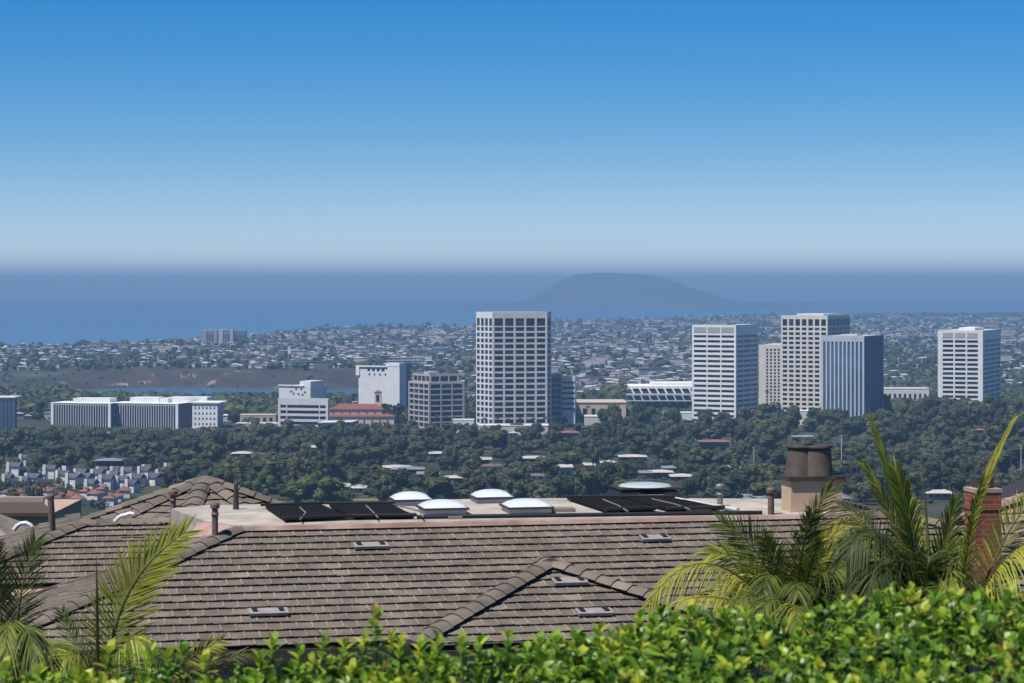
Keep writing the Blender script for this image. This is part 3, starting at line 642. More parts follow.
KINDS = {
    'dark green': [(0.037, 0.054, 0.018), (0.029, 0.041, 0.015), (0.048, 0.064, 0.023)],
    'olive green': [(0.076, 0.083, 0.027), (0.062, 0.070, 0.023), (0.094, 0.095, 0.033)],
    'grey green': [(0.066, 0.077, 0.036), (0.053, 0.064, 0.032), (0.086, 0.092, 0.047)],
    'brownish': [(0.066, 0.055, 0.028), (0.051, 0.044, 0.023), (0.043, 0.044, 0.018)],
    'fresh green': [(0.065, 0.099, 0.024), (0.051, 0.081, 0.020), (0.082, 0.115, 0.032)],
}
CROWNS = {}
for ki, (k, cols) in enumerate(KINDS.items()):
    CROWNS[k] = [crown_mesh('crown', 100 + ki * 10 + j, cols, 520, (0.95, 1.2, 0.55, 1.0)[j], (1.0, 0.82, 1.25, 0.95)[j], 0.075, (13, 17, 11, 15)[j]) for j in range(4)]
TRUNK = trunk_mesh()
LAND = [(0, 'the dark edge slab'), (40, 'the left finned slab'), (115, 'the long finned slab'), (190, 'the square windowed block'), (235, 'the small white stores'), (280, 'the banded white building'),
        (335, 'the mission building'), (385, 'the arched hotel'), (415, 'the dark grid block'), (470, 'the tallest tower'), (545, 'the stepped block'), (580, 'the tan shop building'), (635, 'the pier store'),
        (690, 'the ribbon tower'), (758, 'the cream slab'), (785, 'the cream tower'), (825, 'the blue tower'), (885, 'the apartment block'), (935, 'the lone tower'), (1003, 'the right edge')]
def landmark(px):
    n = LAND[0][1]
    for x, s in LAND:
        if px >= x - 4: n = s
    return n
USED = {}
def uniq(base, extras):
    """a label not used before: adds what sets the thing apart, else leaves it shared"""
    for e in extras:
        l = (base + ' ' + e).strip()
        if len(l.split()) <= 16 and l not in USED: USED[l] = 1; return l
    return (base + ' ' + extras[-1]).strip()
def make_tree(kind, var, X, Y, h, wd, label, group, rz):
    z = ground_z(X, Y)
    t = thing('tree', label, 'tree', (X, Y, z), group)
    t.rotation_euler.z = rz; t.scale = (wd, wd, h)
    for nm, me in (('crown', CROWNS[kind][var]), ('trunk', TRUNK)):
        o = bpy.data.objects.new(nm, me); COL.objects.link(o); o.parent = t
    return t

# --- low condominium roofs among the trees
CONDO = [(383, 408, 465.5, 470, 'long pale flat roof left of a pair among the trees'), (392, 423, 467.5, 473, 'long cream flat roof among the trees, below the dark grid block'), (418, 438, 471.5, 476, 'short cream flat roof at right end of the cream roofs below the dark grid block'), (430, 446, 452, 456, 'pale roof deep in the trees, left of the tallest tower'),
         (470, 490, 457.2, 462, 'pale roof deep in trees below the left corner of the tallest tower'), (482, 500, 464, 470, 'brownish roofed building in trees below the tallest tower'), (552, 573, 465.3, 474, 'white porch roofed condo among trees, below the stepped block'), (574, 594, 463, 467, 'thin pale roof right of the white porch condo'),
         (650, 672, 470.5, 476, 'bright flat roof among trees, below the ribbon window tower and left of its pair'), (672, 694, 474.5, 478, 'bright thin flat roof, right of its pair below the ribbon window tower'), (664, 682, 466.2, 470, 'dark edged roof just above the pair of bright flat roofs'), (636, 652, 471, 477, 'shaded condo wall among trees left of the bright flat roofs'),
         (700, 729, 440, 448.5, 'reddish brown roofed house among the trees below the ribbon window tower'), (794, 816, 435.5, 440, 'small white house among dark trees above the dark twin chimney pots'), (560, 578, 431, 436, 'pinkish low building at tree edge right of the white parking deck'), (508, 518, 431.3, 435, 'little white building below the parking deck'),
         (165, 176, 444, 448, 'small white house in trees below the long finned slab'), (178, 198, 445, 448, 'white gable in trees below the square windowed white block'), (93, 115, 432, 438, 'reddish roofed house among trees in front of the left finned slab'), (95, 122, 459, 464, 'brown and cream roof among trees above the grey townhouses'),
         (975, 985, 428.6, 432, 'little pinkish house in trees below the lone tower'), (832, 850, 495, 500, 'low grey house in trees right of the beige chimney'), (890, 912, 488, 494, 'pale house among trees between the palm fronds'), (926, 950, 491, 497, 'cream house in trees left of the brick chimney'), (330, 347, 483.5, 486.5, 'tiny pale roof in the trees just above the left black mat'), (352, 364, 486, 489.5, 'tiny white wall in trees just above the second black mat'), (520, 546, 456.5, 459.5, 'thin pale roof among trees under the right edge of the tallest tower'), (602, 616, 461, 464.5, 'small pale roof among trees, well right of the white porch condo'), (620, 646, 455, 458, 'thin pale roof among trees below the slanted pier store'), (446, 462, 476, 480, 'small pale roof in the trees above the left skylight'), (528, 546, 474, 478, 'small brown roof in the trees above the right skylights'), (720, 740, 466, 470, 'pale roof deep in trees left of the tall grey vent pipe'), (232, 252, 452, 456, 'pale roof in trees right of the white gable house'), (300, 322, 446, 449.5, 'thin pale roof among trees below the banded white building'), (738, 752, 495, 501, 'bluish grey roofed house right of the dark monitor skylight'), (752, 768, 497, 502, 'grey roofed house left of the round vent pipe')]
CLEAR = [(x0, x1, y0, y1) for x0, x1, y0, y1, _ in CONDO]
cands = []
Yr = 905.0
while Yr < 1660:
    step = 15 * 1.0
    px = -30 + rnd.uniform(0, 12)
    while px < 1054:
        Y = Yr + rnd.uniform(-22, 22); X = (px - 512) * Y / F
        z = ground_z(X, Y); py = EYE - F * z / Y
        h = rnd.choice([rnd.uniform(6.5, 11), rnd.uniform(9, 14), rnd.uniform(12, 17.5)]); keep = True
        if px < 172 and Y < 1150: keep = rnd.random() < 0.34; h *= 0.6
        elif px < 172 and Y < 1320: keep = rnd.random() < 0.7
        if px > 925: h *= 1.12
        if px < 235: h = min(h, max(4.0, (py - 428.5) * Y / F)) if Y < 1700 else h
        elif px < 600 and Y > 1400: h = min(h, (py - 421) * Y / F)
        elif px >= 600 and Y > 1380: h = rnd.uniform(13, 19) * (1.1 if px > 930 else 1.0)
        if h < 3: keep = False
        for x0, x1, y0, y1 in CLEAR:
            if x0 - 5 < px < x1 + 5 and y1 - 1 < py < y1 + 32 and rnd.random() < .82: h = min(h, max(0.0, py - y1 + 1.8) * Y / F); keep = keep and h > 2.2
        if keep: cands.append((px, py, X, Y, h))
        px += rnd.uniform(14, 31) * 1150 / Y ** 1.0 * 1.0
    Yr *= 1.034
random.Random(5).shuffle(cands)
def tree_kind(px, py, Y, q):
    if 262 < px < 385 and Y < 985: return 'fresh green'
    if 940 < px < 985 and 1180 < Y < 1230 and q.random() < 0.3: return 'fresh green'
    return q.choices(['dark green', 'olive green', 'grey green', 'brownish'], [5, 3, 3.2, 0.9])[0]
cands.sort(key=lambda c: -c[4] / c[3])
q = random.Random(21)
far_mb = MB(); placed = 0
def stamp(mb, me, X, Y, z, wd, h, rz, cut=1):
    cs, sn = math.cos(rz), math.sin(rz); vv = me.vertices; ca = me.color_attributes['tint'].data
    for p in list(me.polygons)[::cut]:
        pts = []
        for i in p.vertices:
            c = vv[i].co; pts.append((X + (c.x * cs - c.y * sn) * wd, Y + (c.x * sn + c.y * cs) * wd, z + c.z * h))
        mb.face(pts, tuple(ca[p.loop_start].color)[:3])
for px, py, X, Y, h in cands:
    k = tree_kind(px, py, Y, q); var = q.randrange(4); wd = h * (q.uniform(1.1, 1.85) if h < 13 else q.uniform(.7, 1.35)); rz = q.uniform(0, 6.28)
    if placed < 298 and -6 < px < 1030:
        band = 'near the tiled roof' if Y < 1030 else ('in the middle belt' if Y < 1330 else 'nearer the buildings')
        shp = ('round', 'broad', 'tall', 'ragged')[var]
        base = '%s %s tree %s' % (shp, k, band)
        lm = landmark(px); nx_ = [x for x, n_ in LAND if n_ == lm][0]
        lab = uniq(base, ['below ' + lm, ('lower left of ' if px < nx_ + 22 else 'lower right of ') + lm, 'down from ' + lm])
        make_tree(k, var, X, Y, h, wd, lab, 'trees of the green belt in the valley', rz); placed += 1
    else:
        stamp(far_mb, CROWNS[k][var], X, Y, ground_z(X, Y) - 1, wd, h, rz, 1)
# undergrowth between the trees
for i in range(900):
    px = q.uniform(-20, 1044); Y = 880 * (1.9 ** q.random()); X = (px - 512) * Y / F
    if px < 172 and Y < 1150 and q.random() < 0.7: continue
    k = q.choice(['dark green', 'olive green', 'grey green', 'dark green']); h = q.uniform(3, 7)
    py = EYE - F * ground_z(X, Y) / Y
    if any(x0 - 4 < px < x1 + 4 and y1 - 1 < py < y1 + h * F / Y for x0, x1, y0, y1 in CLEAR): continue
    stamp(far_mb, CROWNS[k][q.randrange(4)], X, Y, ground_z(X, Y) - 2, h * 1.7, h + 2, q.uniform(0, 6.28), 3)
# brush and small trees on the near hillside below the houses
q3 = random.Random(40)
for i in range(520):
    Y = 150 * (870 / 150) ** q3.random(); X = q3.uniform(-.30, .30) * Y; px = 512 + F * X / Y
    if px < 185 and Y > 520: continue
    h = q3.uniform(2.5, 6.5); stamp(far_mb, CROWNS[q3.choice(['dark green', 'olive green', 'grey green'])][q3.randrange(4)], X, Y, ground_z(X, Y) - 1.2, h * 1.5, h, q3.uniform(0, 6.28), 2)
tag(far_mb.build('valley_woods', LEAF), 'dense mixed woods filling the valley below the towers', kind='stuff')

# trees a little nearer, seen past the left end of the house
for px, top, base_h, Y, k, lab in ((88, 489, 11, 160, 'dark green', 'dark bushy tree just left of the pyramid roof, behind brown pipes'), (62, 503, 8, 150, 'dark green', 'low dark shrubby tree beside the tall leaning vent pipe'),
                                   (40, 507, 7, 140, 'dark green', 'dark low tree over the brown flat roof at far left'), (980, 500, 9, 170, 'grey green', 'grey green tree behind the red brick chimney')):
    X = (px - 512) * Y / F; zt = Z(top, Y)
    t = make_tree(k, 1, X, Y, base_h, base_h * 0.75, lab, None, 1.3); t.location.z = zt - base_h * 1.02

# small palms among the buildings
def little_palm():
    tm = MB(); tm.tube([(0, 0, 0), (0.1, 0, 5), (0.0, 0, 10)], [0.28, 0.2, 0.18], 6); tm_ = tm.mesh('trunk'); tm_.materials.append(BARK)
    cm = MB(); qq = random.Random(3)
    for i in range(34):
        a = i * 2.4; up = qq.uniform(-0.5, 0.9); d = Vector((math.cos(a), math.sin(a), 0)); s = Vector((-d.y, d.x, 0)); l = qq.uniform(1.7, 2.4)
        p0 = Vector((0, 0, 10)); p1 = p0 + d * l * 0.5 + Vector((0, 0, up * 1.0)); p2 = p0 + d * l + Vector((0, 0, up * 1.2 - 0.9)); c = jit((0.045, 0.06, 0.026), qq, 0.3)
        cm.face([p0, p1 + s * .35, p2, p1 - s * .35], c)
    cm_ = cm.mesh('crown'); cm_.materials.append(LEAF); return tm_, cm_
PT, PC = little_palm()
PALMS = [(283, 424, 1600, 'left'), (312, 424, 1590, ''), (363, 424, 1650, ''), (384, 421, 1660, ''), (437, 414, 1630, ''), (446, 415, 1625, ''), (485, 417, 1610, ''), (497, 416, 1612, ''), (508, 418, 1605, ''), (520, 417, 1610, ''), (533, 417, 1608, ''), (545, 416, 1612, ''), (554, 416, 1606, ''), (588, 405, 1660, ''), (573, 407, 1668, ''), (425, 393, 1850, ''), (767, 390, 1780, ''), (712, 412, 1570, ''), (116, 425, 1690, ''), (83, 424, 1690, '')]
PL = ['at the left end of the banded white building', 'before the middle of the banded white building', 'at the foot of the red tiled bell tower building', 'right of the bell tower', 'in front of the dark grid block', 'against the right half of the dark grid block',
      'at the left foot of the tallest tower', 'under the near corner of the tallest tower', 'under the second bay of the tallest tower', 'under the middle bay of the tallest tower', 'under the fourth bay of the tallest tower', 'under the right edge of the tallest tower', 'before the stepped block', 'against the tan shopping wall', 'beside the left end of the tan shopping wall', 'behind the dark grid block roof', 'against the narrow cream slab', 'at the foot of the ribbon window tower', 'before the joint of the two finned slabs', 'before the left finned slab']
for (px, top, Y, _), ll in zip(PALMS, PL):
    X = (px - 512) * Y / F; z = Z(top, Y) - 11.2
    t = thing('fan_palm', 'slim palm tree ' + ll, 'palm tree', (X, Y, z), 'palms among the office buildings'); t.rotation_euler.z = px
    for nm, me in (('trunk', PT), ('crown', PC)):
        o = bpy.data.objects.new(nm, me); COL.objects.link(o); o.parent = t

q = random.Random(8)
for x0, x1, y0, y1, lab in CONDO:
    Y = max(870, ground_at((x0 + x1) / 2, y1 + 2)) - 6
    red = 'redd' in lab or 'pink' in lab; gry = 'grey' in lab or 'shaded' in lab or 'dark' in lab
    wallc = (0.14, 0.12, 0.11) if 'pale' in lab or 'bright' in lab or gry else ((0.20, 0.12, 0.10) if red else (0.62, 0.60, 0.56))
    roofc = (0.24, 0.115, 0.10) if red else ((0.20, 0.22, 0.25) if gry else ((0.16, 0.12, 0.10) if 'brown' in lab else (0.46, 0.43, 0.38)))
    a, b = PX(x0, 0, Y), PX(x1, 0, Y + q.uniform(-6, 6)); zt, zb = Z(y0, Y), Z(y1 + 3, Y)
    root = thing('condo', lab, 'house', ((a.x + b.x) / 2, a.y, zb), 'low houses among the valley trees'); mb = MB(); dp = 11
    mb.prism([a.xy, b.xy, b.xy + Vector((0, dp)), a.xy + Vector((0, dp))], zb, zt - 0.8, wallc); mb.build('wall', TINT, root)
    mb = MB(); gable(mb, a.x, b.x, min(a.y, b.y), a.y + dp, zt - 0.9, 1.0, roofc, None, 1.0); mb.build('roof', TINT, root)
    f = Facade(a.xy, b.xy); n = max(2, int(f.L / 4)); ww = [(f, s0, s1, zb + 0.9, min(zb + 2.4, zt - 1.2)) for s0, s1 in even(f.L, n, f.L / n * .45)]
    put_windows(root, ww, GLASS); local(root)

# --- townhouses at the lower left
HOUSE_N = [0]
def townhouse(px, py, wpx, red, lab, group):
    wpx *= .82
    Y = ground_at(px, py); k = Y / F; wd = wpx * k; X = (px - 512) * k; z = ground_z(X, Y); h = (2.9 if red else 4.5); dp = q.uniform(6, 10); h *= q.uniform(.75, 1.15)
    root = thing('townhouse', lab, 'house', (X, Y, z), group)
    wc = (0.72, 0.69, 0.66); mb = MB(); rz = -0.1 if red else -0.2
    def fr(x, y, zz): return (x, y, zz)
    mb.box(-wd / 2, wd / 2, 0, dp, -1, h, wc); mb.build('wall', TINT, root)
    mb = MB()
    if red: gable(mb, -wd / 2, wd / 2, 0, dp, h + .02, 1.7, jit((0.235, 0.105, 0.075), q, 0.2), None, 0.5)
    else:   # gable towards the viewer's left
        rc = jit((0.085, 0.085, 0.095), q, 0.15)
        mb.poly([(-wd / 2 - .4, -.5, h + .02), (wd / 2 + .4, -.5, h + .02), (wd / 2 + .4, dp + .5, h + .02), (-wd / 2 - .4, dp + .5, h + .02), (-wd / 2 - .4, dp / 2, h + 1.9), (wd / 2 + .4, dp / 2, h + 1.9)], [(0, 1, 5, 4), (2, 3, 4, 5), (1, 2, 5), (3, 0, 4), (3, 2, 1, 0)], rc)
    mb.build('roof', TINT, root)
    if not red:
        mb = MB(); mb.box(-wd / 2 + .6, -wd / 2 + 2.0, -0.9, -0.02, h - 2.5, h + 2.2, wc); mb.build('chimney', TINT, root)
    n = max(1, int(wd / 3))
    for i in range(n):
        s = -wd / 2 + wd * (i + .5) / n + (0.5 if not red else 0)
        mb = MB(); mb.box(s - .55, s + .55, -0.05, -0.005, 1.2, 2.5); mb.build('window', GLASS, root)
    root.rotation_euler.z = rz + q.uniform(-.25, .25)
    return root
REDS = [(8, 499, 22, 'red roofed white house at the left edge of the townhouses'), (31, 496, 13, 'small red roofed house by the left edge, behind the others'), (44, 498, 16, 'red roofed white house behind the tall leaning vent pipe'), (66, 501, 18, 'broad red roofed house right of the tall leaning vent pipe'), (75, 506, 14, 'red roofed house in front of the broad red roofed one'),
        (92, 500, 14, 'bright red roofed house over the dark bushy tree'), (108, 506, 14, 'red roofed white house right of the dark bushy tree, lower one'), (116, 502, 12, 'red roofed house next to the pyramid roof edge'), (20, 504, 16, 'low red roofed house in the front row at far left')]
GREYS = [(70, 489, 14, 'grey roofed townhouse at the left end of the white chimneyed rows'), (82, 487, 15, 'grey roofed townhouse second in the upper row behind red roofs'), (95, 484, 14, 'grey roofed townhouse with white chimney mid upper row'), (104, 490, 16, 'grey roofed townhouse right above the dark bushy tree'), (111, 484, 13, 'grey roofed townhouse at the top of the upper row'), (120, 489, 15, 'grey roofed townhouse with broad white gable in the lower row'), (125, 482, 13, 'grey roofed townhouse upper row below the long finned slab'),
         (134, 487, 15, 'grey roofed townhouse just above the pyramid roof slope'), (142, 481, 14, 'grey roofed townhouse near the right end of the upper row'), (150, 486, 14, 'grey roofed townhouse touching the pyramid roof slope'), (160, 482, 14, 'grey roofed townhouse at the right end of the rows'), (30, 486, 16, 'grey roofed townhouse apart in the trees at far left'), (12, 477, 16, 'grey roofed townhouse highest up at the left edge'), (48, 479, 15, 'grey roofed townhouse apart among trees left of the rows'),
         (168, 477, 12, 'grey roofed townhouse half in trees at far right of rows')]
for i, (px, py, red, lab) in enumerate(((78, 481, 0, 'grey roofed townhouse behind the upper row, under the reddish tree house'), (100, 479, 0, 'grey roofed townhouse just above the upper row middle'), (113, 478, 0, 'grey roofed townhouse in trees above the upper row'), (60, 484, 0, 'grey roofed townhouse between the rows and the leaning vent pipe'), (88, 492, 0, 'grey roofed townhouse in the lowest row, above the bright red roof'), (129, 493, 0, 'grey roofed townhouse lowest beside the pyramid roof edge'), (145, 477, 0, 'grey roofed townhouse at top right in trees'), (22, 489, 0, 'grey roofed townhouse over the red roofs by the left edge'), (5, 487, 0, 'grey roofed townhouse half out of view at the left edge'), (38, 472, 0, 'grey roofed townhouse deep in trees, upper left'), (62, 470, 0, 'grey roofed townhouse deep in trees, above the rows'), (22, 466, 0, 'grey roofed townhouse farthest up the left edge trees'), (56, 506, 1, 'red roofed house low, right behind the leaning vent pipe'), (83, 498, 1, 'small red roofed house between two broader ones'), (124, 498, 1, 'small red roofed house against the pyramid roof edge'), (100, 496, 1, 'red roofed house above the bright red one'), (55, 495, 1, 'small red roofed house up behind the leaning vent pipe'))):
    townhouse(px, py, q.uniform(9, 14), bool(red), lab, 'red roofed houses at the lower left' if red else 'grey roofed townhouses at the lower left')
for px, py, wpx, lab in REDS: townhouse(px, py, wpx, True, lab, 'red roofed houses at the lower left')
for px, py, wpx, lab in GREYS: townhouse(px, py, wpx, False, lab, 'grey roofed townhouses at the lower left')

# --- the far city: houses and trees over the plain and the plateau
WALLS = [('white', (0.47, 0.46, 0.45)), ('cream', (0.39, 0.35, 0.29)), ('grey', (0.23, 0.24, 0.26)), ('tan', (0.32, 0.26, 0.20))]
ROOFS = [('grey', (0.12, 0.12, 0.13)), ('brown', (0.12, 0.09, 0.07)), ('pale', (0.42, 0.41, 0.40)), ('reddish', (0.17, 0.10, 0.08))]
def house_parts(mbw, mbr, wd, dp, h, wc, rc, flat, fr):
    p = [(-wd / 2, 0, -2), (wd / 2, 0, -2), (wd / 2, dp, -2), (-wd / 2, dp, -2), (-wd / 2, 0, h), (wd / 2, 0, h), (wd / 2, dp, h), (-wd / 2, dp, h)]
    mbw.hexa([fr(*a) for a in p], wc)
    if flat: mbr.box(-wd / 2 - .3, wd / 2 + .3, -.3, dp + .3, h + .01, h + .5, rc, fr)
    else: gable(mbr, -wd / 2, wd / 2, 0, dp, h + .02, dp * .2, rc, fr, .5)
q = random.Random(77); C2 = []
def near_bluff(px, Y): return px < 420 and 2330 < Y < 2880
def place_ok(px, Y, z):
    if near_bluff(px, Y): return False
    if Y > coast(px) - 120: return False
    return True
tries = 0
while len(C2) < 7000 and tries < 40000:
    tries += 1
    py = q.uniform(316, 418) if len(C2) % 5 else q.uniform(318, 352); px = q.uniform(-14, 1038)
    Y = 100.0 / ((py - EYE) / F) * q.uniform(0.97, 1.03)
    X = (px - 512) * Y / F; z = ground_z(X, Y)
    if Y < 1760 or Y > 10300 or not place_ok(px, Y, z): continue
    cl = mnoise.noise((X * 0.0028, Y * 0.0011, 5.0)) + 0.5 * mnoise.noise((X * 0.008, Y * 0.003, 9.0))
    if cl < q.uniform(-1.05, 0.25): continue
    big = q.random() < 0.05 * (1.6 if Y > 3500 else 0.6)
    wd = q.uniform(20, 48) if big else q.uniform(6, 11); wd *= 1 + max(0, (Y - 3500)) / 14000
    C2.append((wd * F / Y, px, py, X, Y, z, wd, big))
C2.sort(key=lambda c: -c[0]); cntH = 0
hw, hr = MB(), MB(); HM = {}
for s, px, py, X, Y, z, wd, big in C2:
    wi = q.choices(range(4), [4, 2.4, 1.2, 1.6])[0]; ri = q.choices(range(4), [3, 2.4, 2.2, 0.9])[0]
    dp = wd * q.uniform(0.55, 0.8) if not big else q.uniform(12, 20); h = q.choice([3.2, 3.6, 5.6, 6.0]) if not big else q.uniform(5, 10)
    h *= (1 + max(0, (Y - 3500)) / 14000) * .85; rz = q.uniform(-0.7, 0.7); wn, wc = WALLS[wi]; rn, rc = ROOFS[ri]
    if cntH < 272 and 0 < px < 1022 and z > -118.5:
        key = (wi, ri, big)
        if key not in HM:
            a, b = MB(), MB()
            house_parts(a, b, 1, 0.65, 1, (1, 1, 1), (1, 1, 1), True, lambda x, y, zz: (x, y, zz)) if False else None
            # unit house: one metre wide, one high; scaled per copy
            a.hexa([(-.5, 0, -.5), (.5, 0, -.5), (.5, 1, -.5), (-.5, 1, -.5), (-.5, 0, 1), (.5, 0, 1), (.5, 1, 1), (-.5, 1, 1)], wc)
            if big: b.box(-.51, .51, -.02, 1.02, 1.002, 1.08, rc)
            else: b.poly([(-.54, -.06, 1.002), (.54, -.06, 1.002), (.54, 1.06, 1.002), (-.54, 1.06, 1.002), (-.28, .5, 1.42), (.28, .5, 1.42)], [(0, 1, 5, 4), (1, 2, 5), (2, 3, 4, 5), (3, 0, 4), (3, 2, 1, 0)], rc)
            ma, mb_ = a.mesh('wall'), b.mesh('roof'); ma.materials.append(TINT); mb_.materials.append(TINT); HM[key] = (ma, mb_)
        band = 'on the near plain' if Y < 2400 else ('beyond the bay' if px < 420 else ('on the middle plain' if Y < 3600 else 'on the far plain'))
        kindw = 'long %s building with %s roof' % (wn, rn) if big else 'tiny %s house with a %s roof' % (wn, rn)
        side = 'behind ' + landmark(px); lm = landmark(px)
        lab = uniq(kindw + ' ' + band, [side, 'beyond ' + lm, 'above ' + lm])
        t = thing('warehouse' if big else 'house', lab, 'building' if big else 'house', (X, Y, z), 'houses of the far city')
        t.rotation_euler.z = rz; t.scale = (wd, dp, h)
        for nm, me in zip(('wall', 'roof'), HM[key]):
            o = bpy.data.objects.new(nm, me); COL.objects.link(o); o.parent = t
        cntH += 1
    else:
        cs, sn = math.cos(rz), math.sin(rz)
        fr = lambda x, y, zz: (X + x * cs - y * sn, Y + x * sn + y * cs, z + zz)
        house_parts(hw, hr, wd, dp, h, jit(wc, q, .15), jit(rc, q, .3) if q.random() < .75 else (.4, .39, .38), big, fr)
hw.v += []; base = len(hw.v)
hw.f += [tuple(i + base for i in f) for f in hr.f]; hw.v += hr.v; hw.c += hr.c; hw.smooth += hr.smooth
tag(hw.build('far_city', TINT), 'thousands of tiny houses of the far city', kind='stuff')

ft = MB(); nft = 0
def blob(mb, X, Y, z, wd, h, cols, q, n=26):
    for i in range(n):
        d = Vector((q.gauss(0, 1), q.gauss(0, 1), q.gauss(0.2, 1))).normalized()
        p = Vector((X + d.x * wd * .42, Y + d.y * wd * .42, z + h * (.52 + .42 * d.z)))
        t = d.cross(Vector((q.gauss(0, 1), q.gauss(0, 1), q.gauss(0, 1)))).normalized(); b = d.cross(t); s = wd * q.uniform(.18, .34)
        c = jit(q.choice(cols), q, .25)
        mb.face([p + t * s, p + b * s * .8, p - t * s, p - b * s * .9], c)
tries = 0
while nft < 5600 and tries < 90000:
    tries += 1
    py = q.uniform(315, 424); px = q.uniform(-14, 1038); Y = 100.0 / ((py - EYE) / F) * q.uniform(.97, 1.03); X = (px - 512) * Y / F; z = ground_z(X, Y)
    if Y < (1700 if px > 240 else 1790) or Y > 10300 or Y > coast(px) - 60: continue
    onbluff = px < 420 and 2375 < Y < 2860 and z < -100.4
    if onbluff and (z < -117.5 or q.random() < .45): continue
    cl = mnoise.noise((X * 0.0028, Y * 0.0011, 5.0))
    if -cl < q.uniform(-0.95, 0.2): continue
    k = q.choice(['dark green', 'olive green', 'grey green', 'dark green']); sc = 1 + max(0, Y - 3500) / 11000
    h = q.uniform(5, 11) * sc * (1.25 if Y < 2300 else 1) * (.4 if onbluff else 1); blob(ft, X, Y, z - .5, h * q.uniform(.9, 1.5), h, [tuple(v * 1.25 for v in c) for c in KINDS[k]], q, 26 if Y < 3500 else 14); nft += 1
# trees hiding the foot of the office buildings
for i in range(520):
    px = q.uniform(-10, 1034); Y = q.uniform(1655 if px > 412 else (1760 if px > 318 else 1775), 2150); X = (px - 512) * Y / F; z = ground_z(X, Y); h = q.uniform(6, 11) * (1.3 if px > 880 else 1)
    if px < 230: h *= .7
    blob(ft, X, Y, z, h * 1.15, h, KINDS[q.choice(['dark green', 'olive green', 'grey green'])], q, 60)
for i in range(150):
    px = q.uniform(-10, 236); Y = q.uniform(1600, 1705); X = (px - 512) * Y / F; z = ground_z(X, Y); py = EYE - F * z / Y; h = max(2.5, (py - q.uniform(427, 434)) * Y / F)
    blob(ft, X, Y, z, max(4, h * q.uniform(.9, 1.5)), h, KINDS[q.choice(['dark green', 'olive green', 'grey green'])], q, 50)
tag(ft.build('far_trees', LEAF), 'small dark trees scattered through the far city', kind='stuff')

# --- thin poles standing in the trees
for px, y0, y1, Y, lab in ((841.5, 436, 470, 1060, 'thin white pole in the trees right of the dark twin chimney pots'), (862.5, 402, 424, 1500, 'thin white pole at the foot of the blue finned tower'), (1021, 446, 474, 1080, 'thin white pole near the right edge of the view'), (525.5, 415, 440, 1500, 'thin lamp pole at the foot of the tallest tower'), (754, 448, 470, 1100, 'thin grey pole in the trees above the tall round vent pipe')):
    p = PX(px, y1, Y); zt = Z(y0, Y); root = thing('light_pole', lab, 'pole', p)
    mb = MB(); mb.tube([(p.x, p.y, p.z - 4), (p.x, p.y, zt)], [0.2, 0.13], 8, (0.6, 0.6, 0.6)); mb.build('pole', TINT, root)
    mb = MB(); mb.box(p.x - .9, p.x + .4, p.y - .2, p.y + .2, zt + .01, zt + .25, (0.5, 0.5, 0.5)); mb.build('lamp_head', TINT, root); local(root)
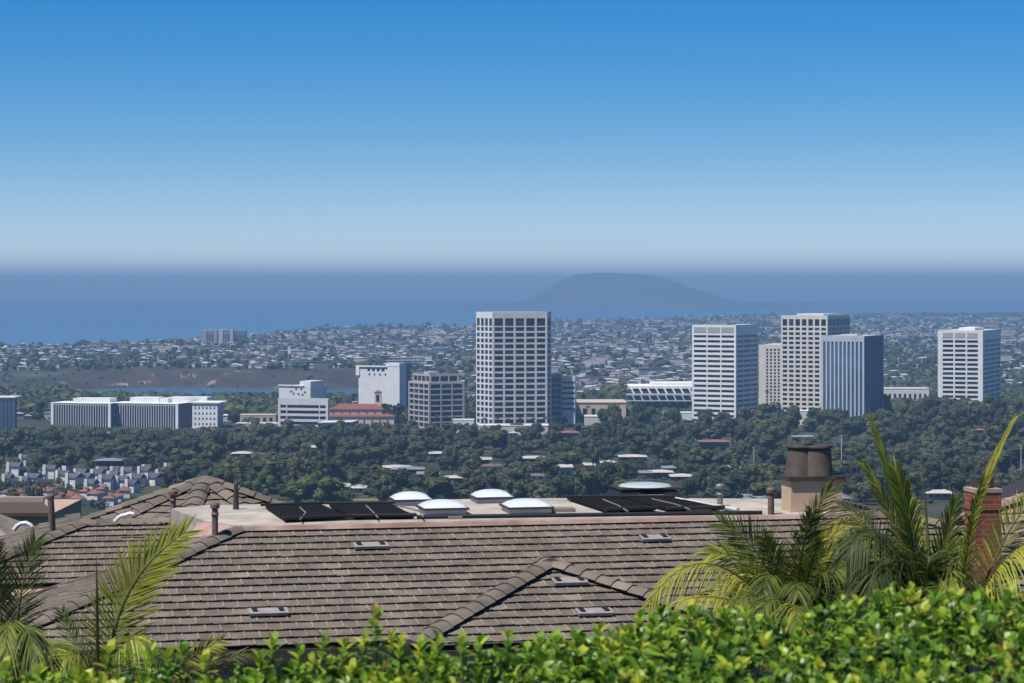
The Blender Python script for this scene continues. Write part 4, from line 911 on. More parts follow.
# ================================================================== THE TILE ROOFED HOUSE
rt = random.Random(4)
TILES = [(0.145, 0.120, 0.099), (0.155, 0.129, 0.106), (0.133, 0.112, 0.095), (0.165, 0.137, 0.110), (0.145, 0.124, 0.106), (0.124, 0.107, 0.093), (0.178, 0.145, 0.114)]
PINKT = [(0.26, 0.18, 0.15), (0.29, 0.205, 0.17), (0.23, 0.165, 0.14), (0.31, 0.22, 0.18)]
def span(poly, b):
    xs = []
    n = len(poly)
    for i in range(n):
        (a0, b0), (a1, b1) = poly[i], poly[(i + 1) % n]
        if (b0 <= b <= b1) or (b1 <= b <= b0):
            if abs(b1 - b0) < 1e-9: xs += [a0, a1]
            else: xs.append(a0 + (a1 - a0) * (b - b0) / (b1 - b0))
    return (min(xs), max(xs)) if xs else None
def tile_field(mb, O, eu, ed, n, poly, expo=0.335, tw=0.28, pal=TILES, lift=0.046):
    """courses of flat concrete tiles over a convex polygon given in (across, down-slope) metres"""
    O = Vector(O); bmin = min(b for _, b in poly); bmax = max(b for _, b in poly)
    def W(a, b, h): return O + eu * a + ed * b + n * h
    mb.face([W(a, b, -0.03) for a, b in poly], (0.05, 0.045, 0.04))
    k = 0; b0 = bmin
    while b0 < bmax - 0.04:
        b1 = min(b0 + expo, bmax); e = 1e-4
        s0 = span(poly, b0 + e); s1 = span(poly, b1 - e)
        if not s0 or not s1: b0 = b1; k += 1; continue
        lo, hi = min(s0[0], s1[0]), max(s0[1], s1[1]); off = rt.uniform(0, 0.03) + (tw / 2 if k % 2 else 0)
        a = math.floor((lo - off) / tw) * tw + off
        wob = rt.uniform(-.004, .004)
        while a < hi:
            a0, a1 = a + 0.004, a + tw - 0.004
            q0 = [max(s0[0], min(s0[1], x)) for x in (a0, a1)]; q1 = [max(s1[0], min(s1[1], x)) for x in (a0, a1)]
            if q1[1] - q1[0] > 0.02 or q0[1] - q0[0] > 0.02:
                c = jit(tuple((a_ + b_ + c_) / 3 for a_, b_, c_ in zip(rt.choice(pal), rt.choice(pal), rt.choice(pal))), rt, 0.08); l = lift + wob + rt.uniform(-.004, .006); rl = rt.uniform(-.004, .004); bo = b1 + 0.03 + rt.uniform(-.006, .006)
                m0 = lerp(q0[0], q0[1], 0.86); m1 = lerp(q1[0], q1[1], 0.86)
                UL, UM, UR = W(q0[0], b0, .004), W(m0, b0, .004), W(q0[1], b0, .004)
                LL, LM, LR = W(q1[0], bo, l + rl), W(m1, bo, l), W(q1[1], bo, l - rl)
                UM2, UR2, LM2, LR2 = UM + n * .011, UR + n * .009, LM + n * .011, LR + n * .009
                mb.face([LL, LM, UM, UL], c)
                mb.face([LM2, LR2, UR2, UM2], tuple(min(1, v * 1.45) for v in c)); mb.face([LM, LM2, UM2, UM], tuple(min(1, v * 1.2) for v in c))  # raised rib tinted lighter, for lime bloom and the light it catches
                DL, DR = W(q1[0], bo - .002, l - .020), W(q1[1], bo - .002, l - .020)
                mb.face([DL, DR, LR2, LM2, LM, LL], tuple(v * 0.8 for v in c)); mb.face([W(q0[0], b0, -.02), DL, LL, UL], c); mb.face([W(q0[0], b0, -.022), W(q0[1], b0, -.022), DR, DL], (.04, .036, .033)); mb.face([DR, W(q0[1], b0, -.02), UR2, LR2], c)  # underside coloured near black, painting in the shade of the course gap
            a += tw
        b0 = b1; k += 1
def cap_row(mb, p0, p1, up=Vector((0, 0, 1)), wd=0.195, ht=0.075, step=0.36, pal=TILES, lift=0.035):
    """overlapping ridge tiles from the upper end p0 to the lower end p1"""
    p0, p1 = Vector(p0), Vector(p1); d = p1 - p0; L = d.length; d.normalize(); s = d.cross(up).normalized(); u = s.cross(d).normalized()
    prof = [(-1, -0.35), (-0.62, 0.55), (-0.2, 1), (0.2, 1), (0.62, 0.55), (1, -0.35)]
    n = max(1, int(round(L / step)))
    for i in range(n):
        a0 = L * i / n - .02; a1 = L * (i + 1) / n + 0.06; c = jit(rt.choice(pal), rt, .10); j = rt.uniform(-.012, .012)
        r0 = [p0 + d * a0 + s * (x * wd * .9 + j) + u * (y * ht * .9 + .01) for x, y in prof]
        r1 = [p0 + d * a1 + s * (x * wd + j) + u * (y * ht + lift + rt.uniform(0, .008)) for x, y in prof]
        for k in range(5): mb.face([r0[k], r1[k], r1[k + 1], r0[k + 1]][::-1], c)
        mb.face(r1[::-1], tuple(v * .8 for v in c)); mb.face(r0, c)
ROT = R(12); UA = PX(238, 532, 46.0); BASE = -10.6; CU, SU = math.cos(ROT), math.sin(ROT); W0 = UA.z - BASE
def toH(p):
    dx, dy = p.x - UA.x, p.y - UA.y
    return (dx * CU + dy * SU, dx * SU - dy * CU, p.z - UA.z)
def H(u, v, wv): return Vector((u, -v, wv + W0))
SL = 0.30; Lc = math.sqrt(1 + SL * SL)
house = thing('tile_roofed_house', 'large house under a brown concrete tile roof with a flat roof deck of skylights', 'house', (UA.x, UA.y, BASE)); house.rotation_euler.z = ROT
EU = Vector((1, 0, 0)); ED = Vector((0, -1, -SL)) / Lc; EN = Vector((0, -SL, 1)) / Lc
DEP = 5.1; UEND = 14.3
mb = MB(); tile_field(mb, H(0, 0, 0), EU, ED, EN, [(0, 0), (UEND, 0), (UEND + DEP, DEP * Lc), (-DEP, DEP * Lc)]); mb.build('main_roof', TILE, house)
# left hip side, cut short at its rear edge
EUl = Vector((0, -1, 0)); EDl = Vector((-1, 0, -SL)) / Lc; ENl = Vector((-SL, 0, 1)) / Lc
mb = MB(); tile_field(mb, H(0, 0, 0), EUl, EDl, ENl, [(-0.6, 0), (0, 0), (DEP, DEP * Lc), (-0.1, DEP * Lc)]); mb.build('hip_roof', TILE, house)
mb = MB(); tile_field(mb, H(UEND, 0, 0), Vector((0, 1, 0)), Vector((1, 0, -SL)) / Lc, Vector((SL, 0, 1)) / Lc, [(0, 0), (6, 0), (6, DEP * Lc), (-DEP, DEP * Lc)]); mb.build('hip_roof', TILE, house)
mb = MB(); cap_row(mb, H(0, 0, .05), H(-DEP, DEP, .05 - SL * DEP)); mb.build('ridge_caps', TILE, house)
mb = MB(); cap_row(mb, H(UEND, 0, .05), H(UEND + DEP, DEP, .05 - SL * DEP)); mb.build('ridge_caps', TILE, house)
mb = MB(); cap_row(mb, H(13.2, 0.0, .06), H(UEND, 0, .06)); mb.build('ridge_caps', TILE, house)
# rear edge of the hip side and the wall below it
mb = MB(); mb.box(-5.0, -0.15, 0.62, 0.72, W0 - 2.2, W0 - 1.62, (0.2, 0.13, 0.1)); mb.hexa([H(-5.1, -.58, -1.8), H(-.1, -.58, -.4), H(-.1, -.66, -.4), H(-5.1, -.66, -1.8), H(-5.1, -.58, -1.5), H(-.1, -.58, -.02), H(-.1, -.66, -.02), H(-5.1, -.66, -1.5)], (0.28, 0.17, 0.13)); mb.build('edge_flashing', COPPER, house)
# projecting hip on the front
AP, LP = (5.92, 2.0), 0.32; zA = -SL * AP[1]; D2 = 3.3
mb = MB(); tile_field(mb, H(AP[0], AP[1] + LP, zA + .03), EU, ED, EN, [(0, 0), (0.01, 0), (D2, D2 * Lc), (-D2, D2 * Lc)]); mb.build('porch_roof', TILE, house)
for sg in (-1, 1):
    eu = Vector((0, -1, 0)) if sg < 0 else Vector((0, 1, 0)); ed = Vector((sg, 0, -SL)) / Lc; en = Vector((sg * SL, 0, 1)) / Lc
    pl = [(0, 0), (LP, 0), (LP + D2, D2 * Lc), (D2, D2 * Lc)]
    if sg > 0: pl = [(-a, b) for a, b in pl]
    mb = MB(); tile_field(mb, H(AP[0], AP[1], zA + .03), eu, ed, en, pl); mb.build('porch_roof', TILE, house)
    mb = MB(); cap_row(mb, H(AP[0] + sg * .05, AP[1] + LP + .05, zA + .09), H(AP[0] + sg * D2, AP[1] + LP + D2, zA + .09 - SL * D2), wd=0.24); mb.build('ridge_caps', TILE, house)
mb = MB(); cap_row(mb, H(AP[0], AP[1] - .25, zA + .09), H(AP[0], AP[1] + LP + .1, zA + .10), wd=.22, step=.3); mb.build('ridge_caps', TILE, house)
# eaves, gutter and walls
mb = MB(); ze = -SL * DEP
mb.box(-DEP, UEND + DEP, -DEP - .10, -DEP + .02, W0 + ze - .30, W0 + ze - .06); mb.build('gutter', DARKBROWN, house)
mb = MB(); mb.box(-DEP + .6, UEND + DEP - .6, -DEP + .55, 6.0, 0, W0 + ze - .12); mb.build('wall', STUCCO, house)
mb = MB(); mb.box(AP[0] - D2, AP[0] + D2, -(AP[1] + LP + D2) - .09, -(AP[1] + LP + D2) + .02, W0 + zA - SL * D2 - .26, W0 + zA - SL * D2 - .04); mb.build('gutter', DARKBROWN, house)
mb = MB(); mb.box(AP[0] - D2 + .5, AP[0] + D2 - .5, -(AP[1] + LP + D2) + .5, -DEP + .5, 0, W0 + ze - .2); mb.build('wall', STUCCO, house)
for u0, u1 in ((-3.2, -1.4), (0.0, 1.8), (10.6, 12.6)):
    m = MB(); m.box(u0, u1, -DEP + .50, -DEP + .56, W0 + ze - 2.4, W0 + ze - .9); m.build('window', GLASS, house)
# flat roof deck with copper edge
DK = 0.12; DEPTHK = 4.7
def deck_u(px, py, lift=0.0):
    return toH(at_z(px, py, UA.z + DK + lift))
mb = MB(); mb.prism([(0.0, 0.02), (13.2, 0.02), (13.2, 3.3), (9.0, 4.5), (6.0, 4.9), (-0.3, 4.6), (-1.1, 4.0), (-0.6, 1.3)], W0 - 1.4, W0 + DK); mb.build('flat_deck', CAPSHEET, house)
mb = MB(); mb.hexa([H(.1, .10, .03), H(13.2, .10, .03), H(13.2, .0, .03), H(.1, 0, .03), H(.1, .06, .085), H(13.2, .06, .085), H(13.2, 0, .085), H(.1, 0, .085)]); mb.hexa([H(.05, .055, .088), H(13.2, .055, .088), H(13.2, -.1, .088), H(.05, -.1, .088), H(.05, .015, .116), H(13.2, .015, .116), H(13.2, -.1, .116), H(.05, -.1, .116)]); mb.build('copper_flashing', COPPER, house)
mb = MB(); mb.hexa([H(-.02, .02, -.02), H(.12, .10, -.02), H(.12, -.02, -.02), H(-.02, -.02, -.02), H(-.02, .02, .125), H(.1, .05, .127), H(.1, -.02, .127), H(-.02, -.02, .125)]); mb.hexa([H(-.95, -1.3, -.3), H(-.05, .0, -.05), H(-.02, -.12, -.05), H(-.85, -1.4, -.3), H(-.72, -1.3, .07), H(-.06, -.03, .09), H(-.02, -.12, .09), H(-.66, -1.4, .07)]); mb.build('edge_flashing', mat('pink_flashing', (0.42, 0.27, 0.23), 0.7, var=.2, scale=3), house)
# left wing: camera facing slope, hip and rear slope
WV0, WV1, WR = -4.84, -8.0, -2.9; wz0 = -1.57; wz1 = wz0 + SL * (WV0 - WV1); dW = WV0 - WV1
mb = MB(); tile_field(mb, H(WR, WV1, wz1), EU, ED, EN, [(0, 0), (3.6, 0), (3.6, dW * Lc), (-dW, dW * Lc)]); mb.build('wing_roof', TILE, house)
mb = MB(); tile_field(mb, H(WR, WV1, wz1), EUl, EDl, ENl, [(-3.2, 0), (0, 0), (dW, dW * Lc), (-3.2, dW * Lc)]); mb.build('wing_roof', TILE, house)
mb = MB(); cap_row(mb, H(WR, WV1, wz1 + .05), H(WR - dW, WV1 + dW, wz1 + .05 - SL * dW)); cap_row(mb, H(WR + 2.9, WV1, wz1 + .05), H(WR, WV1, wz1 + .05)); mb.build('ridge_caps', TILE, house)
mb = MB(); mb.box(WR - dW, 0.6, -WV0 - .1, -WV0 + .02, W0 + wz0 - .24, W0 + wz0 - .05); mb.build('gutter', DARKBROWN, house)
mb = MB(); mb.box(WR - dW + .5, 0.4, -WV0 + .45, 13.0, 0, W0 + wz0 - .1); mb.build('wall', STUCCO, house)
mb = MB(); mb.box(-5.2, -1.2, 0.8, 4.4, W0 - 2.35, W0 - 2.0); mb.build('courtyard_roof', COPPER, house)
# eight-sided pyramid roof behind the deck
pc = toH(PX(205, 480.5, 56.0)); RP, HPY = 5.1, 1.78
mb = MB(); cp = MB(); dcam = Vector((0.04, -1.0, 0)); a0 = math.atan2(dcam.y, dcam.x) - ROT - R(5)
for i in range(8):
    aA, aB = a0 + i * math.pi / 4, a0 + (i + 1) * math.pi / 4; am = (aA + aB) / 2
    rin = RP * math.cos(math.pi / 8); ddir = Vector((math.cos(am), math.sin(am), 0)); sl = HPY / rin; ed = Vector((ddir.x, ddir.y, -sl)).normalized(); eu = Vector((-ddir.y, ddir.x, 0)); en = eu.cross(ed); en = -en if en.z < 0 else en
    LL_ = math.hypot(rin, HPY); half = RP * math.sin(math.pi / 8)
    O = H(pc[0], pc[1], pc[2])
    # eu must run left to right seen from outside
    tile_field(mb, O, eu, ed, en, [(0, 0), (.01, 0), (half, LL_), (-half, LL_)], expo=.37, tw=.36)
    cap_row(cp, O + Vector((0, 0, .05)), O + Vector((math.cos(aA) * RP, math.sin(aA) * RP, -HPY + .05)), step=.42, wd=.24)
mb.build('pyramid_roof', TILE, house); cp.build('ridge_caps', TILE, house)
mb = MB(); o_ = H(*pc); mb.prism([(o_.x + math.cos(a0 + i * math.pi / 4) * (RP - .5), o_.y + math.sin(a0 + i * math.pi / 4) * (RP - .5)) for i in range(8)], 0, o_.z - HPY - .02); mb.build('wall', STUCCO, house)
# roof vents
def on_plane(px, py, P0, n):
    """house-frame point where the view ray meets a roof plane given in the house frame"""
    d = PX(px, py, 1.0)
    a = Vector(toH(Vector((0, 0, 0)))); b = Vector(toH(d)); r = b - a
    P0 = Vector(P0); n = Vector(n); t = (P0 - a).dot(n) / r.dot(n); return a + r * t
NM = (0, SL, 1)   # in (u, v, w)
for px, py, wp, tone, P0 in ((371, 547, 34, 0, (0, 0, .03)), (268.5, 613.5, 36, 0, (0, 0, .03)), (655, 539.5, 30, 0, (0, 0, .03)), (570, 583, 33, 1, (AP[0], AP[1] + LP, zA + .06)), (594.5, 613.5, 34, 1, (AP[0], AP[1] + LP, zA + .06))):
    p = on_plane(px, py, P0, NM); o = H(p.x, p.y, p.z); wd = wp * 0.0202
    def fr(a, b, h, o=o): return o + EU * a + ED * b + EN * h
    m = MB(); h0 = .05
    m.hexa([fr(-wd * .5, .17, .03), fr(wd * .5, .17, .03), fr(wd * .5, -.17, .01), fr(-wd * .5, -.17, .01), fr(-wd * .5, .17, .085), fr(wd * .5, .17, .085), fr(wd * .5, -.17, .042), fr(-wd * .5, -.17, .042)])
    v = m.build('roof_vent', VENTMETAL, house)
    for sg in (-1, 1):
        m = MB(); c = sg * wd * .34; m.hexa([fr(c - .045, .07, .06), fr(c + .045, .07, .06), fr(c + .035, -.172, .046), fr(c - .065, -.172, .046), fr(c - .045, .07, .092), fr(c + .045, .07, .092), fr(c + .035, -.172, .066), fr(c - .065, -.172, .066)]); m.build('vent_slot', BLACKMETAL, v)
# vent pipes
def pipe(px, ybase, ytop, Y, wp, capw, mt, flare=0, lean=0.0, cap=True):
    b = toH(PX(px, ybase, Y)); t = toH(PX(px + lean, ytop, Y)); r = wp * Y / F / 2; B_, T_ = H(*b), H(*t)
    m = MB(); m.tube([B_ - Vector((0, 0, .3)), B_ + Vector((0, 0, .02)), T_], [r * (1.5 if flare else 1), r * (1.45 if flare else 1), r], 14)
    o = m.build('vent_pipe', mt, house)
    if cap:
        m = MB(); c = capw * Y / F / 2; m.lathe(T_.x, T_.y, [(r * 1.02, T_.z - .045), (c * .96, T_.z - .04), (c, T_.z - .03), (c, T_.z + .035), (c * .9, T_.z + .05), (c * .8, T_.z + .065), (c * .3, T_.z + .075)], 16, sm=False); m.build('pipe_cap', mt, o)
        if capw > wp * 1.5:
            m = MB(); m.lathe(T_.x, T_.y, [(r * 1.02, T_.z - .2), (r * 1.2, T_.z - .2), (r * 1.2, T_.z - .13), (r * 1.02, T_.z - .13)], 16); m.build('pipe_collar', mt, o)
pipe(52.5, 530, 497, 53.5, 6.5, 7.5, PIPEBROWN, lean=-2.0)
pipe(173, 514, 493, 51.5, 5.5, 9.5, PIPEBROWN); pipe(215, 534, 506, 45.4, 6.2, 9.5, PIPEBROWN)
pipe(236, 509, 486, 49.5, 4.2, 4.6, DARKBROWN, flare=1)
pipe(720, 505, 487, 50.3, 6.0, 9.5, GREYMETAL); pipe(771, 514, 491, 48.4, 6.4, 9.5, PIPEBROWN)
# white plastic pipe bends
def bend(pts, Y, r, lab='white_pipe_bend'):
    m = MB(); m.tube([H(*toH(PX(x, y, Y))) for x, y in pts], [r] * len(pts), 10); m.build(lab, WHITEPLASTIC, house)
bend([(115, 521.5), (118, 518), (121, 516), (126, 515), (130, 513.5), (134, 514.5)], 52.5, .05)
# skylights
def skylight(px, pyb, wp, name='skylight', lo=.09, dome=.14, dark=False):
    u, v, _ = deck_u(px, pyb); Yb = at_z(px, pyb, UA.z + DK).y; s = wp * Yb / F / 2; cu, cv = u, v - s
    z = W0 + DK
    m = MB(); c = (0, 0, 0)
    x0, x1, y0, y1 = cu - s * .9, cu + s * .9, -cv - s * .9, -cv + s * .9
    m.box(x0, x1, y0, y1, z - .05, z + lo); cb = m.build('skylight', CURB if not dark else BLACKMETAL, house)
    m = MB(); m.box(cu - s, cu + s, -cv - s, -cv + s, z + lo + .004, z + lo + .05); m.build('skylight_frame', DARKBROWN, cb)
    m = MB(); n = 10; k = s * .94; V = []; Fq = []
    for j in range(n + 1):
        for i in range(n + 1):
            a, b = i / n * 2 - 1, j / n * 2 - 1
            hh = dome * ((1 - abs(a) ** 2.2) * (1 - abs(b) ** 2.2)) ** 0.55
            V.append((cu + a * k, -cv + b * k, z + lo + .052 + hh))
    for j in range(n):
        for i in range(n): q_ = j * (n + 1) + i; Fq.append((q_, q_ + 1, q_ + n + 2, q_ + n + 1))
    m.poly(V, Fq, sm=True); m.build('skylight_dome', WHITEPLASTIC, cb)
skylight(414, 506, 40); skylight(446.5, 514.8, 47); skylight(495.5, 503.5, 40); skylight(531.5, 513.8, 47)
# dark monitor skylight with a low glass top
u, v, _ = toH(PX(646, 499, 52.2)); z = W0 + DK
m = MB(); s = .68; pts0 = [(u - s * 1.35, -v - .5), (u + s * 1.2, -v - .5), (u + s * 1.2, -v + .7), (u - s * 1.35, -v + .7)]; c0 = Vector((u, -v + .1))
m.poly([(x, y, z - .05) for x, y in pts0] + [(c0.x + (x - c0.x) * .72, c0.y + (y - c0.y) * .8, z + .22) for x, y in pts0], [(0, 1, 5, 4), (1, 2, 6, 5), (2, 3, 7, 6), (3, 0, 4, 7), (4, 5, 6, 7)]); mo = m.build('monitor_skylight', BLACKMETAL, house)
m = MB(); m.box(u - s * .45, u + s * .4, -v - .56, -v - .46, z + .02, z + .12); m.build('vent_panel', VENTMETAL, mo)
m = MB(); m.box(u - s * 1.05, u + s * 1.2, -v - .42, -v + .6, z + .225, z + .27); m.build('roof_frame', DARKBROWN, mo)
m = MB(); m.lathe(u, -v + .1, [(s * .9, z + .272), (s * .82, z + .31), (s * .55, z + .335), (s * .2, z + .345)], 24, sx=1.0); m.build('skylight_dome', mat('grey_acrylic', (0.42, 0.45, 0.47), .3, var=.08, spec=.5), mo)
# black solar mats of the pool heater
def mat_quad(q4, lift=.05):
    P_ = [H(*[a for a in deck_u(x, y, lift)]) for x, y in q4]; m = MB(); top = [p + Vector((0, 0, .025)) for p in P_]
    n = 22; TL, TR, BR, BL = top
    # ribbed surface: narrow tubes side by side
    for i in range(n):
        t0, t1, tm = i / n, (i + 1) / n, (i + .5) / n
        a0, a1, am = TL.lerp(TR, t0), TL.lerp(TR, t1), TL.lerp(TR, tm) + Vector((0, 0, .02)); b0, b1, bm = BL.lerp(BR, t0), BL.lerp(BR, t1), BL.lerp(BR, tm) + Vector((0, 0, .02))
        m.face([b0, bm, am, a0]); m.face([bm, b1, a1, am])
    for a, b in ((TL, TR), (TR, BR), (BR, BL), (BL, TL)): m.face([a, b, b - Vector((0, 0, .045)), a - Vector((0, 0, .045))])
    o = m.build('solar_mat', BLACKMAT, house)
    m = MB(); m.tube([TL + Vector((-.1, .03, .02)), TR + Vector((.1, .03, .02))], [.03, .03], 8); m.build('header_pipe', BLACKMETAL, o)
    m = MB(); m.tube([BL + Vector((-.05, -.03, .02)), BR + Vector((.05, -.03, .02))], [.04, .04], 8); m.build('header_pipe', BLACKMETAL, o)
mat_quad([(265.5, 507), (320.5, 505.2), (348.6, 517.6), (285.4, 520.4)]); mat_quad([(329, 505.2), (390.8, 504.6), (414, 516.8), (354, 517.6)])
mat_quad([(567, 498.6), (615, 498.2), (656, 509.2), (607, 511.5)]); mat_quad([(624, 498.4), (670, 498.2), (722, 509.0), (668, 510.0)])
a, b = H(*deck_u(417, 517.2, .04)), H(*deck_u(762, 512.5, .04)); m = MB(); m.tube([a, b], [.045, .045], 8); m.build('black_pipe', BLACKMETAL, house)
a, b = H(*deck_u(676, 499.2, .06)), H(*deck_u(738, 510, .06)); m = MB(); m.tube([a, b], [.05, .05], 8); m.build('grey_pipe', mat('grey_pvc', (0.5, 0.48, 0.45), .6), house)
for pts_ in (((300, 519.5), (306, 513), (300, 507.5)), ((378, 517.5), (372, 511), (366, 505.5)), ((628, 511.5), (618, 505.5), (603, 499.5)), ((690, 509.5), (676, 504.5), (652, 499)), ((423, 517.0), (419, 511.0), (398, 505.5))):
    m = MB(); m.tube([H(*deck_u(x, y, .10)) for x, y in pts_], [.018] * 3, 6); m.build('hose', mat('grey_hose', (0.16, 0.155, 0.15), .7), house)
# beige chimney with two pots
u0, u1, vF = toH(PX(799, 500, 48.3))[0], toH(PX(850, 500, 48.6))[0], -.35
ch = MB(); ch.box(u0, u1, .35, .98, W0 - .6, W0 + .79); chim = ch.build('chimney', mat('pink_beige_stucco', (0.54, 0.385, 0.27), 0.95, var=.07, scale=1.2, bump=.25, bscale=40), house)
m = MB(); m.box(u0 - .06, u1 + .06, .28, 1.05, W0 + .792, W0 + .89); m.build('chimney_cap', DARKBROWN, chim)
POT = mat('soot_brown_clay', (0.105, 0.085, 0.07), .8, var=.2, scale=5)
for cu_, cv_ in ((u0 + .36, .78), (u0 + .70, .60)):
    m = MB(); z = W0 + .89; m.lathe(cu_, cv_, [(.32, z), (.312, z + .1), (.282, z + .56)], 26); pt = m.build('chimney_pot', POT, chim)
    m = MB(); m.lathe(cu_, cv_, [(.27, z + .563), (.27, z + .59)], 26); m.build('pot_throat', BLACKMETAL, pt)
    m = MB(); m.lathe(cu_, cv_, [(.32, z + .593), (.325, z + .64), (.30, z + .655)], 26); m.build('pot_cap', DARKBROWN, pt)
# loose slabs that weigh down the mats
for i, (px, py, wp, lab) in enumerate(((340, 519.4, 26, 'brown concrete slab at the front edge of the left black mat'), (375, 518.4, 25, 'brown concrete slab at the front of the second black mat'), (454, 518.3, 14, 'small dark slab in front of the skylight pair'), (560, 511.5, 28, 'brown concrete slab left of the right hand black mats'), (697, 511.0, 26, 'brown concrete slab at the front of the farthest right black mat'), (366, 503, 24, 'brown concrete slab behind the second black mat'))):
    p = at_z(px, py, UA.z + DK); wd = wp * p.y / F / 2
    base = Vector((p.x, p.y, UA.z + DK + .004)); m = MB(); m.box(-wd, wd, -.18, .18, 0, .075 if wp > 20 else .05, (0.20, 0.175, 0.15))
    o = m.build('concrete_slab', TILE, None); o.location = base + Vector((0, 0, 0.0)); o.rotation_euler.z = ROT; tag(o, lab, 'slab', 'slabs lying on the roof deck')

# ================================================================== NEIGHBOURING HOUSES
def brick_material():
    m = bpy.data.materials.new('red_brick'); m.use_nodes = True; t = m.node_tree; N = t.nodes; L = t.links; b = N['Principled BSDF']; b.inputs['Roughness'].default_value = .9; b.inputs['Specular IOR Level'].default_value = .15
    tc = N.new('ShaderNodeTexCoord'); sp = N.new('ShaderNodeSeparateXYZ'); cb = N.new('ShaderNodeCombineXYZ'); ad = N.new('ShaderNodeMath'); ad.operation = 'ADD'
    L.new(tc.outputs['Object'], sp.inputs[0]); L.new(sp.outputs['X'], ad.inputs[0]); L.new(sp.outputs['Y'], ad.inputs[1]); L.new(ad.outputs[0], cb.inputs['X']); L.new(sp.outputs['Z'], cb.inputs['Y'])
    br = N.new('ShaderNodeTexBrick'); br.inputs['Scale'].default_value = 1; br.inputs['Brick Width'].default_value = .23; br.inputs['Row Height'].default_value = .10; br.inputs['Mortar Size'].default_value = .009
    br.inputs['Color1'].default_value = (0.30, 0.085, 0.052, 1); br.inputs['Color2'].default_value = (0.21, 0.06, 0.042, 1); br.inputs['Mortar'].default_value = (0.27, 0.17, 0.13, 1)
    L.new(cb.outputs[0], br.inputs['Vector']); L.new(br.outputs['Color'], b.inputs['Base Color']); return m
BRICK = brick_material()
nb = thing('pink_tile_house', 'house with a pinkish tile roof and a red brick chimney at the right edge', 'house', (11.5, 52, -10.6)); nb.rotation_euler.z = ROT
def toN(p): d = p - nb.location; return Vector((d.x * CU + d.y * SU, -d.x * SU + d.y * CU, d.z))
P0 = toN(PX(980, 532, 49.5)); sN = 0.5; LN = math.sqrt(1 + sN * sN); nN = Vector((0, -sN, 1)) / LN; eN = Vector((0, -1, -sN)) / LN
def rayN(px, py):
    a = toN(Vector((0, 0, 0))); r = toN(PX(px, py, 1)) - a; return a + r * ((P0 - a).dot(nN) / r.dot(nN))
polyN = []
for px, py in ((872, 549), (930, 527), (1040, 494), (1120, 520), (1120, 640), (872, 640)):
    d = rayN(px, py) - P0; polyN.append((d.x, d.dot(eN)))
mb = MB(); tile_field(mb, P0, EU, eN, nN, polyN, expo=.40, tw=.42, pal=PINKT); mb.build('roof', TILE, nb)
mb = MB(); cap_row(mb, rayN(1040, 494) + Vector((0, 0, .05)), rayN(872, 549) + Vector((0, 0, .05)), pal=PINKT, wd=.22); mb.build('ridge_caps', TILE, nb)
back = [rayN(px, py) for px, py in ((872, 549), (930, 527), (1040, 494), (1120, 520))]
mb = MB()
for a, b in zip(back, back[1:]): mb.face([a, b, b + Vector((0, 5, -2.6)), a + Vector((0, 5, -2.6))], PINKT[0])
mb.build('rear_roof', TILE, nb)
lo = rayN(872, 640); mb = MB(); mb.box(lo.x + .6, rayN(1120, 640).x, lo.y + .6, lo.y + 8, 0, lo.z - .1); mb.build('wall', STUCCO, nb)
bc = toN(PX(983.5, 560, 45.6) + Vector((.1, 0, 0))); zt = PX(0, 489, 46.5).z - nb.location.z; zb = PX(0, 590, 46.5).z - nb.location.z; hw_ = .28
mb = MB(); mb.box(bc.x - hw_, bc.x + hw_, bc.y, bc.y + .55, zb, zt); bch = mb.build('chimney', BRICK, nb)
mb = MB(); mb.box(bc.x - hw_ - .015, bc.x + hw_ + .015, bc.y - .015, bc.y + .565, zt + .002, zt + .08); mb.build('chimney_cap', mat('tan_mortar', (0.36, 0.26, 0.19), .9), bch)
mb = MB(); mb.box(bc.x - hw_ + .12, bc.x + hw_ - .12, bc.y + .1, bc.y + .45, zt + .082, zt + .30); mb.build('chimney_pot', DARKBROWN, bch)
mb = MB(); mb.box(bc.x - hw_ - .02, bc.x + hw_ + .02, bc.y - .02, bc.y + .57, zt - .34, zt - .27); mb.build('corbel_course', BRICK, bch)

gh = thing('grey_gable_house', 'grey blue gable wall with a dark roof edge at far right of the view', 'house', PX(1040, 540, 85))
a = PX(1003, 503, 85); b = PX(1055, 478, 85); c = PX(1107, 503, 85); zb = -16
mb = MB(); mb.poly([(a.x, a.y, zb), (c.x, a.y, zb), (c.x, a.y, c.z), (b.x, a.y, b.z), (a.x, a.y, a.z), (a.x, a.y + 1.8, zb), (c.x, a.y + 1.8, zb), (c.x, a.y + 1.8, c.z), (b.x, a.y + 1.8, b.z), (a.x, a.y + 1.8, a.z)], [(0, 1, 2, 3, 4), (9, 8, 7, 6, 5), (0, 4, 9, 5), (1, 6, 7, 2), (5, 6, 1, 0)], (0.27, 0.29, 0.32)); mb.build('wall', TINT, gh)
mb = MB(); tk = Vector((0, 0, .16))
for p, q_ in ((a, b), (c, b)):
    o = Vector((-.35 if p is a else .35, 0, -.12)); P1, P2 = p + o + Vector((0, -.4, .03)), q_ + Vector((0, -.4, .03)); dd = Vector((0, 2.2, 0)); mb.poly([P1, P2, P2 + dd, P1 + dd, P1 + tk, P2 + tk, P2 + dd + tk, P1 + dd + tk], [(0, 1, 5, 4), (4, 5, 6, 7), (3, 2, 1, 0), (2, 3, 7, 6), (3, 0, 4, 7), (1, 2, 6, 5)], (0.035, 0.035, 0.04))
mb.build('roof', TINT, gh); local(gh)

